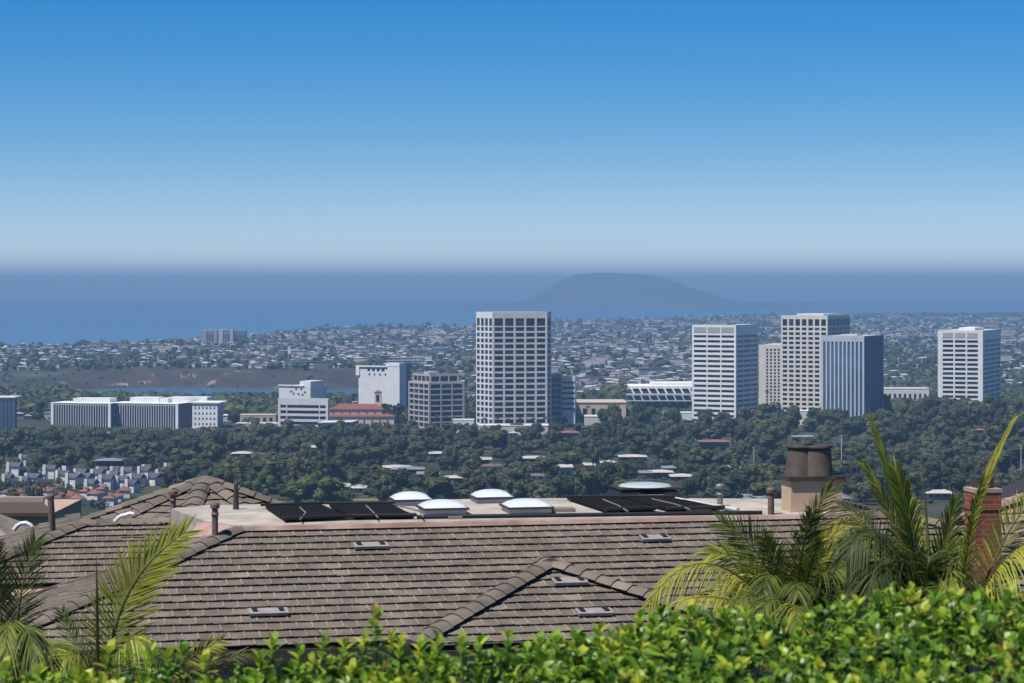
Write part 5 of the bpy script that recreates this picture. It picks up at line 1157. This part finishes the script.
ck = thing('clay_roof_house', 'house with an orange clay tile roof glimpsed through palm fronds', 'house', PX(878, 560, 66))
a, b = PX(838, 536, 66), PX(912, 536, 66); mb = MB(); mb.box(a.x, b.x, 66, 71, -13, a.z); mb.build('wall', STUCCO, ck)
mb = MB(); gable(mb, a.x, b.x, 66, 71, a.z + .02, PX(0, 522.5, 68.5).z - a.z, (0.36, 0.12, 0.06), None, .4); mb.build('roof', TINT, ck); local(ck)

lh = thing('tan_roof_house', 'house with a smooth tan hipped roof at the left edge of the view', 'house', PX(-15, 560, 60))
a, b = PX(-95, 545, 60), PX(45, 534, 60); ap = PX(-12, 507, 64)
mb = MB(); tile_field(mb, Vector((0, 0, 0)), EU, ED, EN, [(0, 0), (.01, 0), (2.6, 2.6), (-2.6, 2.6)], pal=[(0.24, 0.2, 0.165), (0.26, 0.215, 0.175)])
mb = MB(); B4 = [(ap.x - 3, ap.y - 3), (ap.x + 1.9, ap.y - 3), (ap.x + 1.9, ap.y + 3), (ap.x - 3, ap.y + 3)]
V = [(x, y, ap.z - 1.3) for x, y in B4] + [(ap.x - .4, ap.y, ap.z), (ap.x - .2, ap.y, ap.z)]
mb.poly(V, [(0, 1, 5, 4), (1, 2, 5), (2, 3, 4, 5), (3, 0, 4), (3, 2, 1, 0)], (0.22, 0.185, 0.155)); mb.build('roof', TILE, lh)
mb = MB(); mb.prism([(x * .96 + ap.x * .04, y) for x, y in B4], -12, ap.z - 1.32); mb.build('wall', STUCCO, lh)
m = MB(); m.tube([PX(x, y, 60) for x, y in ((14, 530), (17, 526), (21, 523.5), (26, 523), (30, 525), (33, 528.5))], [.06] * 6, 10); m.build('white_pipe_bend', WHITEPLASTIC, lh); local(lh)
bh = thing('brown_roof_house', 'long low house with a brown roof and pale parapet behind the leaning vent pipe', 'house', PX(20, 520, 100))
a, b = PX(-60, 512, 100), PX(47, 512, 100); mb = MB(); mb.box(a.x, b.x, 100, 108, -19, PX(0, 516, 100).z); mb.build('wall', STUCCO, bh)
za, zc = PX(0, 515.5, 100).z, PX(0, 502, 104).z
mb = MB(); mb.hexa([(a.x - .4, 99.6, za), (b.x + .4, 99.6, za), (b.x - 1, 104, zc - .3), (a.x, 104, zc - .3), (a.x - .4, 99.6, za + .15), (b.x + .4, 99.6, za + .15), (b.x - 1, 104, zc), (a.x, 104, zc)], (0.085, 0.06, 0.05)); mb.build('roof', TINT, bh)
mb = MB(); mb.box(a.x, b.x - 1, 104.01, 104.4, zc - .6, zc + .22, (0.36, 0.29, 0.25)); mb.build('parapet', TINT, bh); local(bh)
# ================================================================== PALMS
rp = random.Random(17)
LIT = [(0.36, 0.37, 0.045), (0.30, 0.33, 0.04), (0.42, 0.40, 0.055)]  # bright and dark leaf sets put sunlight and shade into the colour
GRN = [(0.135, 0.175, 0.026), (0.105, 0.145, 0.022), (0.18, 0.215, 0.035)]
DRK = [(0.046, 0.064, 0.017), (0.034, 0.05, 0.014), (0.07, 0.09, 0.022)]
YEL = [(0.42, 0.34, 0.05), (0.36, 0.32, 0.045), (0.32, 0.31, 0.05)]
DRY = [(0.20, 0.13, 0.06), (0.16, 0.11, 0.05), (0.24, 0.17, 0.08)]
def bez(c, t):
    a = [c[i].lerp(c[i + 1], t) for i in range(3)]; b = [a[i].lerp(a[i + 1], t) for i in range(2)]; return b[0].lerp(b[1], t)
def frond(root, pts, n=46, L=.55, wd=.032, ang=(70, 28), face=(0, -1, .35), vee=.25, droop=.25, cols=GRN, rach=.022, start=.12, rib=(0.13, 0.13, 0.035), name='frond', jitter=.12):
    """one pinnate frond: a bowed rib through four points and two rows of narrow bent leaflets"""
    n = int(n * 1.3); wd *= .74
    c = [PX(x, y, Y) for x, y, Y in pts]; mb = MB(); K = 14
    line = [bez(c, i / K) for i in range(K + 1)]
    mb.tube(line, [lerp(rach, rach * .18, i / K) for i in range(K + 1)], 5, rib)
    fn = Vector(face).normalized()
    for i in range(n):
        t = start + (1 - start) * (i + rp.uniform(-.3, .3)) / n; t = max(start, min(.995, t))
        p = bez(c, t); T = (bez(c, min(1, t + .02)) - bez(c, t - .02)).normalized()
        Sd = T.cross(fn).normalized(); Nn = Sd.cross(T).normalized()
        prof = (min(1, (t - start) / .22 + .45)) * (1 - max(0, (t - .62) / .38) * .55)
        for sg in (-1, 1):
            a = R(lerp(ang[0], ang[1], t) * rp.uniform(1 - jitter, 1 + jitter)); l = L * prof * rp.uniform(.85, 1.1); ve = vee + rp.uniform(-.15, .15)
            d = (T * math.cos(a) + (Sd * sg * math.cos(ve) + Nn * math.sin(ve)) * math.sin(a)).normalized()
            w_ = d.cross(Nn).normalized() * wd * .5; fold = Nn * wd * .12; cl = jit(rp.choice(cols), rp, .3); dr = droop * rp.uniform(.6, 1.4)
            P_ = []
            for s, k in ((0, .35), (.3, 1.0), (.65, .8), (1.0, .06)):
                q = p + d * l * s + Vector((0, 0, -1)) * l * dr * s * s
                P_.append((q - w_ * k, q + fold * k, q + w_ * k))
            for A_, B_ in zip(P_, P_[1:]):
                mb.face([A_[0], B_[0], B_[1], A_[1]], cl); mb.face([A_[1], B_[1], B_[2], A_[2]], cl)
    return mb.build(name, PALMLEAF, root)
def spear(root, x0, y0, x1, y1, Y, r, col):
    mb = MB(); a, b = PX(x0, y0, Y), PX(x1, y1, Y + .1); mb.tube([a, a.lerp(b, .5), b], [r, r * .9, r * .12], 7, col); mb.build('spear_leaf', PALMLEAF, root)
def palm(name, label, px, ytop, Y, r=.1):
    base = PX(px, ytop, Y); gz = ground_z(base.x, Y)
    root = thing(name, label, 'palm tree', (base.x, base.y, gz), 'palms behind the hedge')
    mb = MB(); N_ = 12; mb.tube([(base.x + .05 * math.sin(i), base.y, lerp(gz - .2, base.z, i / N_)) for i in range(N_ + 1)], [r * (1.12 if i % 2 else 1) * lerp(1.3, .8, i / N_) for i in range(N_ + 1)], 10); mb.build('trunk', BARK, root)
    return root
Y = 27.0
p = palm('feather_palm', 'dark green palm at the left edge, its fronds hanging over the tiles', 18, 668, Y)
frond(p, [(20, 672, Y), (12, 630, Y - .2), (20, 585, Y - .3), (36, 540, Y - .2)], 52, .50, .020, (62, 24), cols=DRK + GRN[:1], vee=.2, droop=.12)
frond(p, [(18, 672, Y), (2, 625, Y), (-8, 590, Y), (-4, 545, Y)], 46, .50, .022, (60, 26), cols=DRK)
frond(p, [(18, 672, Y), (5, 640, Y - 1), (22, 590, Y - 1.4), (48, 680, Y - 2.0)], 34, .62, .034, (40, 16), face=(0, -.6, 1), cols=GRN, droop=.6)
frond(p, [(15, 675, Y), (-10, 620, Y - .8), (-4, 600, Y - 1.4), (20, 690, Y - 1.8)], 34, .65, .034, (40, 18), face=(0, -.6, 1), cols=GRN, droop=.7)
frond(p, [(20, 675, Y), (30, 640, Y - .4), (55, 625, Y - .6), (85, 690, Y - .8)], 34, .50, .032, (45, 20), face=(0, -.5, 1), cols=GRN + LIT[:1], droop=.7)
frond(p, [(16, 678, Y), (14, 630, Y - 1.2), (30, 590, Y - 1.6), (38, 690, Y - 2.2)], 36, .5, .036, (38, 18), face=(0, -.6, 1), cols=GRN + DRK, droop=.7)
frond(p, [(14, 678, Y), (4, 625, Y - 1.0), (12, 580, Y - 1.5), (2, 690, Y - 2.2)], 36, .55, .036, (40, 18), face=(0, -.6, 1), cols=GRN + DRK[:1], droop=.7)
frond(p, [(20, 690, Y), (30, 670, Y + .4), (50, 655, Y + .6), (75, 660, Y + .7)], 30, .40, .03, (55, 20), cols=GRN + DRK, droop=.5)
frond(p, [(16, 690, Y), (-5, 670, Y + .4), (-20, 640, Y + .6), (-60, 640, Y + .7)], 30, .5, .03, (55, 20), cols=DRK, droop=.5)
Y = 26.0
p = palm('feather_palm', 'palm with one big sunlit yellow green frond leaning right over the tiles', 103, 690, Y)
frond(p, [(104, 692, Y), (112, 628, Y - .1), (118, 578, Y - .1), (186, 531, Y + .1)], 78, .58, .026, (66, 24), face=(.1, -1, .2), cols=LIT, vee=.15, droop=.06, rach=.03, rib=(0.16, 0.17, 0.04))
spear(p, 98, 690, 96.5, 556, Y - .3, .022, (0.055, 0.05, 0.02))
frond(p, [(102, 695, Y), (112, 655, Y - .5), (132, 620, Y - .8), (147, 650, Y - 1)], 26, .42, .03, (40, 15), face=(.3, -.7, .8), cols=GRN + LIT, droop=.8)
frond(p, [(102, 695, Y), (90, 655, Y - .3), (78, 640, Y - .5), (55, 668, Y - .8)], 30, .45, .028, (55, 25), face=(0, -.6, .8), cols=GRN + LIT[:1], droop=.4)
frond(p, [(104, 700, Y), (120, 665, Y + .4), (140, 640, Y + .7), (165, 655, Y + .8)], 28, .42, .026, (55, 25), face=(0, -.6, .8), cols=GRN + DRK[:1], droop=.5)
frond(p, [(102, 700, Y), (86, 670, Y + .6), (72, 640, Y + .8), (62, 612, Y + .9)], 30, .34, .02, (55, 25), cols=DRK + GRN[:1], droop=.2)
frond(p, [(104, 705, Y), (150, 690, Y - .5), (190, 655, Y - .8), (222, 640, Y - .8)], 36, .34, .022, (62, 30), cols=DRY + LIT, droop=.15)
frond(p, [(104, 705, Y), (150, 700, Y - .5), (215, 655, Y - .8), (252, 652, Y - .6)], 30, .26, .02, (55, 26), cols=DRY + GRN, droop=.3)
Y = 31.0
p = palm('feather_palm', 'bushy palm with arching yellow green fronds in front of the beige chimney', 795, 640, Y, .12)
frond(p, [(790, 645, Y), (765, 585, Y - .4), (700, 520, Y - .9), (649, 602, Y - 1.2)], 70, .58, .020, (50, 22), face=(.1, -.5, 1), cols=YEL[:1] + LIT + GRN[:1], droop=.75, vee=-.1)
frond(p, [(790, 648, Y), (765, 612, Y - .8), (725, 585, Y - 1.3), (678, 602, Y - 1.5)], 46, .36, .024, (60, 25), face=(.1, -.5, 1), cols=YEL + LIT, droop=.6)
frond(p, [(792, 645, Y), (782, 590, Y - .2), (765, 545, Y - .4), (722, 524, Y - .5)], 66, .58, .020, (64, 26), face=(0, -1, .2), cols=LIT[1:2] + GRN, droop=.02, vee=.2)
frond(p, [(795, 645, Y), (790, 585, Y - .5), (800, 530, Y - .6), (832, 486, Y - .4)], 62, .55, .018, (50, 22), face=(.3, -1, .2), cols=GRN + YEL[2:] + DRK[:1], droop=.25)
frond(p, [(795, 648, Y), (805, 590, Y - .8), (815, 555, Y - 1.2), (862, 575, Y - 1.4)], 44, .6, .026, (60, 26), face=(.1, -.6, .9), cols=GRN + DRK, droop=.5)
frond(p, [(795, 648, Y), (800, 600, Y - .8), (815, 545, Y - 1.0), (822, 540, Y - 1.0)], 30, .4, .026, (45, 20), cols=YEL[:1] + LIT, droop=.3)
frond(p, [(790, 650, Y), (770, 600, Y - 1), (742, 560, Y - 1.5), (728, 640, Y - 1.9)], 46, .6, .03, (55, 26), face=(.2, -.6, 1), cols=GRN, droop=.8)
frond(p, [(795, 650, Y), (800, 612, Y - 1.2), (780, 570, Y - 1.9), (752, 625, Y - 2.2)], 44, .55, .03, (55, 26), face=(.2, -.6, 1), cols=GRN + DRK[:1], droop=.8)
frond(p, [(797, 650, Y), (815, 610, Y - 1), (838, 590, Y - 1.5), (858, 640, Y - 1.9)], 44, .6, .028, (55, 26), face=(-.2, -.6, 1), cols=GRN + DRK, droop=.7)
frond(p, [(795, 650, Y), (800, 615, Y + .8), (830, 570, Y + 1.2), (866, 512, Y + 1.4)], 44, .55, .024, (55, 26), cols=DRK + GRN[:1], droop=.35)
frond(p, [(795, 650, Y), (790, 620, Y - 1.6), (792, 565, Y - 2.0), (800, 650, Y - 2.6)], 44, .5, .028, (60, 30), face=(.1, -.6, 1), cols=LIT[1:2] + GRN, droop=.8)
frond(p, [(795, 655, Y), (770, 640, Y + .6), (750, 615, Y + .9), (700, 625, Y + 1)], 40, .5, .026, (60, 30), face=(0, -.7, .8), cols=DRY[:1] + GRN, droop=.6)
for x2, y2, x3, y3, cc in ((806, 560, 842, 545, GRN + LIT), (768, 565, 742, 580, GRN + LIT), (812, 530, 858, 522, LIT + YEL), (776, 565, 764, 538, GRN + LIT[:1]), (822, 560, 868, 560, GRN), (760, 575, 712, 592, LIT + GRN), (800, 548, 812, 512, GRN + DRK), (785, 575, 752, 606, GRN + LIT[:1]), (826, 580, 850, 606, GRN + LIT[:1]), (742, 540, 706, 556, LIT + GRN)):
    dy_ = rp.uniform(-1, .6)
    frond(p, [(793, 645, Y), (lerp(793, x2, .45), 598, Y + dy_ * .5), (x2, y2, Y + dy_), (x3, y3, Y + dy_ * 1.2)], 50, .55, .026, (58, 24), face=(.1, -.8, .5), cols=cc, droop=.35)
for k in range(13):
    a = rp.uniform(-1, 1); frond(p, [(795, 645, Y), (795 + 30 * a, 600, Y + rp.uniform(-1, 1)), (795 + 50 * a, 560 + rp.uniform(-22, 18), Y + rp.uniform(-1.3, 1)), (795 + 75 * a, 605 + rp.uniform(-25, 20), Y + rp.uniform(-1.6, 1))], 42, .55, .028, (58, 28), face=(a * .3, -.6, 1), cols=GRN + DRK, droop=.6)
Y = 30.0
p = palm('feather_palm', 'tall palm with an upright folded green frond and dark drooping fronds', 925, 625, Y, .12)
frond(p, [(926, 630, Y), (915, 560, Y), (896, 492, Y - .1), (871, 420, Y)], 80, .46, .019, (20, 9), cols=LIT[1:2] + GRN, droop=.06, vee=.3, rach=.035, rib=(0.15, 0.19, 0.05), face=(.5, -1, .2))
frond(p, [(924, 630, Y), (912, 570, Y + .1), (890, 500, Y + .2), (862, 462, Y + .3)], 36, .40, .028, (26, 12), cols=DRK + GRN, droop=.25)
spear(p, 934, 625, 921.5, 450, Y - .2, .026, (0.13, 0.14, 0.05))
frond(p, [(924, 632, Y), (905, 560, Y - .5), (880, 495, Y - 1.0), (846, 556, Y - 1.3)], 54, .66, .034, (62, 26), face=(.3, -.45, 1), cols=DRK, droop=.75)
frond(p, [(924, 632, Y), (900, 580, Y - .8), (872, 525, Y - 1.3), (868, 610, Y - 1.7)], 50, .66, .034, (60, 26), face=(.3, -.45, 1), cols=DRK, droop=.8)
frond(p, [(925, 632, Y), (900, 565, Y + .3), (870, 518, Y + .6), (838, 505, Y + .8)], 46, .5, .022, (60, 26), cols=DRK, droop=.35)
frond(p, [(926, 632, Y), (918, 570, Y - .6), (905, 490, Y - .9), (896, 470, Y - .8)], 40, .6, .03, (28, 12), cols=GRN + LIT[:1], droop=.3)
frond(p, [(928, 632, Y), (935, 570, Y), (948, 540, Y), (955, 500, Y)], 40, .55, .028, (34, 16), cols=GRN + DRK, droop=.3)
for x2, y2, x3, y3, cc in ((900, 545, 872, 540, GRN + LIT[:1]), (940, 545, 962, 545, GRN + LIT[:1]), (915, 520, 906, 495, GRN + LIT), (888, 560, 858, 590, GRN + DRK), (935, 560, 950, 590, LIT + GRN)):
    dy_ = rp.uniform(-1, .5)
    frond(p, [(925, 628, Y), (lerp(925, x2, .45), 585, Y + dy_ * .5), (x2, y2, Y + dy_), (x3, y3, Y + dy_ * 1.2)], 50, .52, .026, (56, 22), face=(.1, -.8, .5), cols=cc, droop=.4)
for k in range(14):
    a = rp.uniform(-1, .8); frond(p, [(925, 625, Y), (925 + 25 * a, 585, Y + rp.uniform(-1, 1)), (925 + 45 * a, 540 + rp.uniform(-22, 18), Y + rp.uniform(-1.3, 1)), (925 + 75 * a, 585 + rp.uniform(-25, 20), Y + rp.uniform(-1.6, 1))], 46, .58, .028, (58, 28), face=(a * .3, -.6, 1), cols=DRK + GRN[:1], droop=.65)
frond(p, [(925, 636, Y), (905, 600, Y - 1.2), (930, 585, Y - 1.5), (968, 612, Y - 1.6)], 40, .32, .02, (60, 30), cols=DRY + GRN[:1], droop=.4)
Y = 29.0
p = palm('feather_palm', 'palm at the right with a golden upright frond before the brick chimney', 965, 625, Y, .11)
frond(p, [(952, 632, Y), (962, 560, Y), (975, 490, Y - .1), (1013, 421, Y)], 60, .40, .018, (14, 6), cols=YEL + LIT[:1], droop=.10, vee=.3, rach=.034, rib=(0.26, 0.2, 0.05), face=(-.5, -1, .2))
frond(p, [(956, 632, Y), (964, 570, Y - .2), (972, 505, Y - .3), (984, 478, Y - .3)], 40, .42, .022, (30, 14), cols=GRN + LIT[:1], droop=.55)
frond(p, [(960, 640, Y), (985, 575, Y - .7), (1015, 520, Y - 1.2), (1085, 540, Y - 1.5)], 56, .72, .034, (58, 28), face=(-.1, -.5, 1), cols=YEL[1:] + LIT, droop=.8, vee=-.1)
frond(p, [(960, 640, Y), (995, 560, Y + .3), (1010, 510, Y + .5), (1050, 488, Y + .6)], 50, .5, .024, (60, 26), cols=GRN + YEL[2:], droop=.2)
frond(p, [(955, 640, Y), (950, 590, Y - .6), (948, 545, Y - .8), (955, 600, Y - 1.2)], 30, .55, .04, (30, 15), cols=GRN + LIT[:1], droop=.8)
for k in range(8):
    a = rp.uniform(-.4, 1.2); frond(p, [(965, 642, Y), (965 + 25 * a, 610, Y + rp.uniform(-1, 1)), (965 + 50 * a, 572 + rp.uniform(-12, 14), Y + rp.uniform(-1.0, 1)), (965 + 80 * a, 612 + rp.uniform(-15, 15), Y + rp.uniform(-1.3, 1))], 40, .5, .026, (58, 28), face=(-a * .3, -.6, 1), cols=GRN + DRK, droop=.6)

# ================================================================== HEDGE
rh = random.Random(23)
HB = [(0.20, 0.345, 0.03), (0.145, 0.275, 0.026), (0.26, 0.40, 0.035), (0.09, 0.185, 0.022), (0.06, 0.125, 0.018)]
HY = [(0.40, 0.47, 0.035), (0.33, 0.44, 0.035), (0.47, 0.48, 0.05)]
HR = [(0.30, 0.14, 0.05), (0.26, 0.10, 0.05)]
TOPS = [(-60, 698), (0, 700), (60, 696), (90, 688), (130, 689), (180, 690), (240, 694), (300, 688), (335, 686), (372, 680), (430, 675), (470, 674), (520, 672), (570, 662), (600, 655), (640, 642), (680, 630), (705, 634), (740, 630), (775, 638), (800, 640), (830, 626), (860, 616), (900, 612), (950, 611), (1000, 609), (1024, 608), (1100, 608)]
YC = 10.0
def top_z(X, Y):
    px = 512 + F * X / YC
    return PX(0, table(TOPS, px), YC).z - 0.03 * (YC - Y) * (YC - Y > 0) * 0 - max(0, Y - YC) ** 2 * .6 + .018 * mnoise.noise((X * 2.2, Y * 2.2, 0))
def hleaf(mb, base, d, n, l, wd, c, curl=.25):
    s = d.cross(n).normalized()
    def q(t, x, dn): return base + d * l * t + s * x * wd + n * (dn * l + abs(x) * wd * .35) - n * curl * l * t * t
    b, tp = q(0, 0, 0), q(1, 0, 0); a1, a2, m1 = q(.38, -.42, 0), q(.38, .42, 0), q(.38, 0, 0); b1, b2, m2 = q(.72, -.40, 0), q(.72, .40, 0), q(.74, 0, 0)
    mb.face([b, m1, a1], c, True); mb.face([b, a2, m1], c, True); mb.face([a1, m1, m2, b1], c, True); mb.face([m1, a2, b2, m2], c, True); mb.face([b1, m2, tp], c, True); mb.face([m2, b2, tp], c, True)
hedge = thing('hedge', 'clipped glossy green hedge with yellowish shoots along the bottom of the view', 'hedge', (0, 9.3, -3.2))
lv, tw_ = MB(), MB()
def shoot(p, up, n=9, ln=.07, young=.3, stem=.05, twig=True):
    ax = Vector(up).normalized(); a = rh.uniform(0, 6.28); t1 = ax.cross(Vector((.3, .8, .1))).normalized(); t2 = ax.cross(t1)
    pal = HY if rh.random() < young else HB
    for k in range(n):
        a += 2.4 + rh.uniform(-.4, .4); f = k / max(1, n - 1); el = R(lerp(8, 68, f) + rh.uniform(-14, 14)); out_ = t1 * math.cos(a) + t2 * math.sin(a)
        d = (out_ * math.cos(el) + ax * math.sin(el)).normalized(); nn = (ax * math.cos(el) - out_ * math.sin(el)); nn = (nn + Vector((rh.gauss(0, .25), rh.gauss(0, .25), rh.gauss(0, .25)))).normalized()
        col = jit(rh.choice(pal if f > .45 else HB), rh, .2)
        if rh.random() < .012: col = rh.choice(HR)
        hleaf(lv, p + ax * stem * f, d, nn, ln * rh.uniform(.7, 1.15) * (1.05 - .35 * f), ln * rh.uniform(.5, .64), col, rh.uniform(.05, .4))
    if twig: tw_.tube([p - ax * .06, p + ax * stem], [.0035, .002], 4, (0.1, 0.09, 0.03), caps=False)
for i in range(2900):
    Yq = rh.uniform(7.9, 10.75); X = rh.uniform(-.27, .27) * Yq; z = top_z(X, Yq)
    dens = mnoise.noise((X * 3.1, Yq * 3.1, 4.0))
    if dens < -.06 and rh.random() < .75: continue
    z += -.05 * rh.random() + (.055 * dens) - (.09 if rh.random() < .35 else 0)
    shoot(Vector((X, Yq, z)), (rh.gauss(0, .22), rh.gauss(-.12, .22), 1), rh.randint(6, 10), rh.uniform(.052, .086), .10 + .16 * (dens > .1), rh.uniform(.04, .10))
# back face and front face
for i in range(900):
    Yq = 10.75 + rh.uniform(-.1, .15); X = rh.uniform(-.27, .27) * Yq; z = top_z(X, 10.6) - rh.random() ** 1.4 * 1.2
    shoot(Vector((X, Yq, z)), (rh.gauss(0, .4), .8, rh.uniform(.1, .8)), 7, .06, .1, .05)
for i in range(700):
    Yq = 7.85 + rh.uniform(-.1, .1); X = rh.uniform(-.3, .3) * Yq; z = top_z(X, 8) - rh.random() ** 1.3 * 1.4
    shoot(Vector((X, Yq, z)), (rh.gauss(0, .4), -.8, rh.uniform(.1, .8)), 7, .06, .15, .05)
# shoots that stand up above the clipped top
for px, top, nl, yy in ((375, 606, 8, .8), (392, 628, 7, .5), (365, 632, 7, .4), (325, 630, 6, .3), (273, 634, 5, .5), (400, 634, 7, .6), (438, 632, 6, .2), (462, 634, 6, .2), (480, 636, 6, .2), (420, 640, 6, .4), (345, 640, 6, .6), (508, 632, 6, .3), (540, 634, 6, .2), (556, 632, 6, .3), (575, 628, 6, .2), (600, 624, 7, .2), (640, 612, 7, .3), (662, 608, 7, .3), (690, 604, 7, .3), (722, 606, 7, .6), (745, 606, 7, .4), (768, 616, 6, .3), (845, 604, 7, .2), (880, 593, 7, .2), (905, 590, 7, .2), (935, 592, 7, .2), (985, 590, 7, .2), (1008, 588, 7, .4), (110, 644, 6, .6), (150, 642, 6, .4), (182, 640, 6, .6), (205, 652, 6, .7), (260, 650, 6, .6), (300, 644, 6, .5), (5, 660, 6, .4), (40, 664, 6, .4), (128, 650, 6, .3), (168, 648, 6, .3), (858, 598, 6, .3), (958, 594, 7, .3)):
    Yq = YC + rh.uniform(-.25, .2); tp = PX(px, top, Yq); zb = top_z(tp.x, YC) - .03; st = max(.05, tp.z - zb - .02); b = Vector((tp.x + rh.uniform(-.02, .02), Yq, zb))
    tw_.tube([b, Vector((tp.x, Yq, zb + st))], [.005, .0025], 5, (0.12, 0.11, 0.03), caps=False)
    for k in range(nl + int(st / .03)):
        f = k / (nl + int(st / .03)); a = k * 2.4; el = R(lerp(15, 70, f)); o_ = Vector((math.cos(a), math.sin(a), 0)); d = o_ * math.cos(el) + Vector((0, 0, 1)) * math.sin(el); nn = Vector((0, 0, 1)) * math.cos(el) - o_ * math.sin(el)
        pal = HY if rh.random() < yy and f > .4 else HB[:3]; c = jit(rh.choice(pal), rh, .15)
        if px == 375 and f > .92: c = (0.32, 0.2, 0.05)
        hleaf(lv, b.lerp(Vector((tp.x, Yq, zb + st)), .25 + .75 * f), d.normalized(), nn, rh.uniform(.065, .095) * (1.1 - .4 * f), rh.uniform(.034, .048), c, rh.uniform(.1, .4))
# woody stems below the leaves
for i in range(90):
    X = rh.uniform(-2.9, 2.9); Yq = rh.uniform(8.3, 10.4); z = top_z(X, Yq) - .1
    tw_.tube([(X + rh.uniform(-.1, .1), Yq, -3.25), (X, Yq, -2.4), (X + rh.uniform(-.2, .2), Yq + rh.uniform(-.2, .2), z)], [.02, .014, .004], 5, (0.07, 0.055, 0.035), caps=False)
lv.build('leaves', HEDGELEAF, hedge); tw_.build('stems', mat('hedge_stem', tint=True, rough=.9), hedge)
# foliage inside the hedge, its shade put into the darker green
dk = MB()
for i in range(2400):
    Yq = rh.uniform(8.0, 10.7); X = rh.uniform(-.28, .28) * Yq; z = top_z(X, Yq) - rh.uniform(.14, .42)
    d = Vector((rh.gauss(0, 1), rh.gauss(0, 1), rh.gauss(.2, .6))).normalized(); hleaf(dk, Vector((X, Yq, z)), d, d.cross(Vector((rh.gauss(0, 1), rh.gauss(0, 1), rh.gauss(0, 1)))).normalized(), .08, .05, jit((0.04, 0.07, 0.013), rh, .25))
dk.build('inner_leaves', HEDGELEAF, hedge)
for t_ in [o for o in bpy.data.objects if o.name.startswith(('feather_palm', 'hedge')) and o.parent is None and o.type == 'EMPTY']: local(t_)
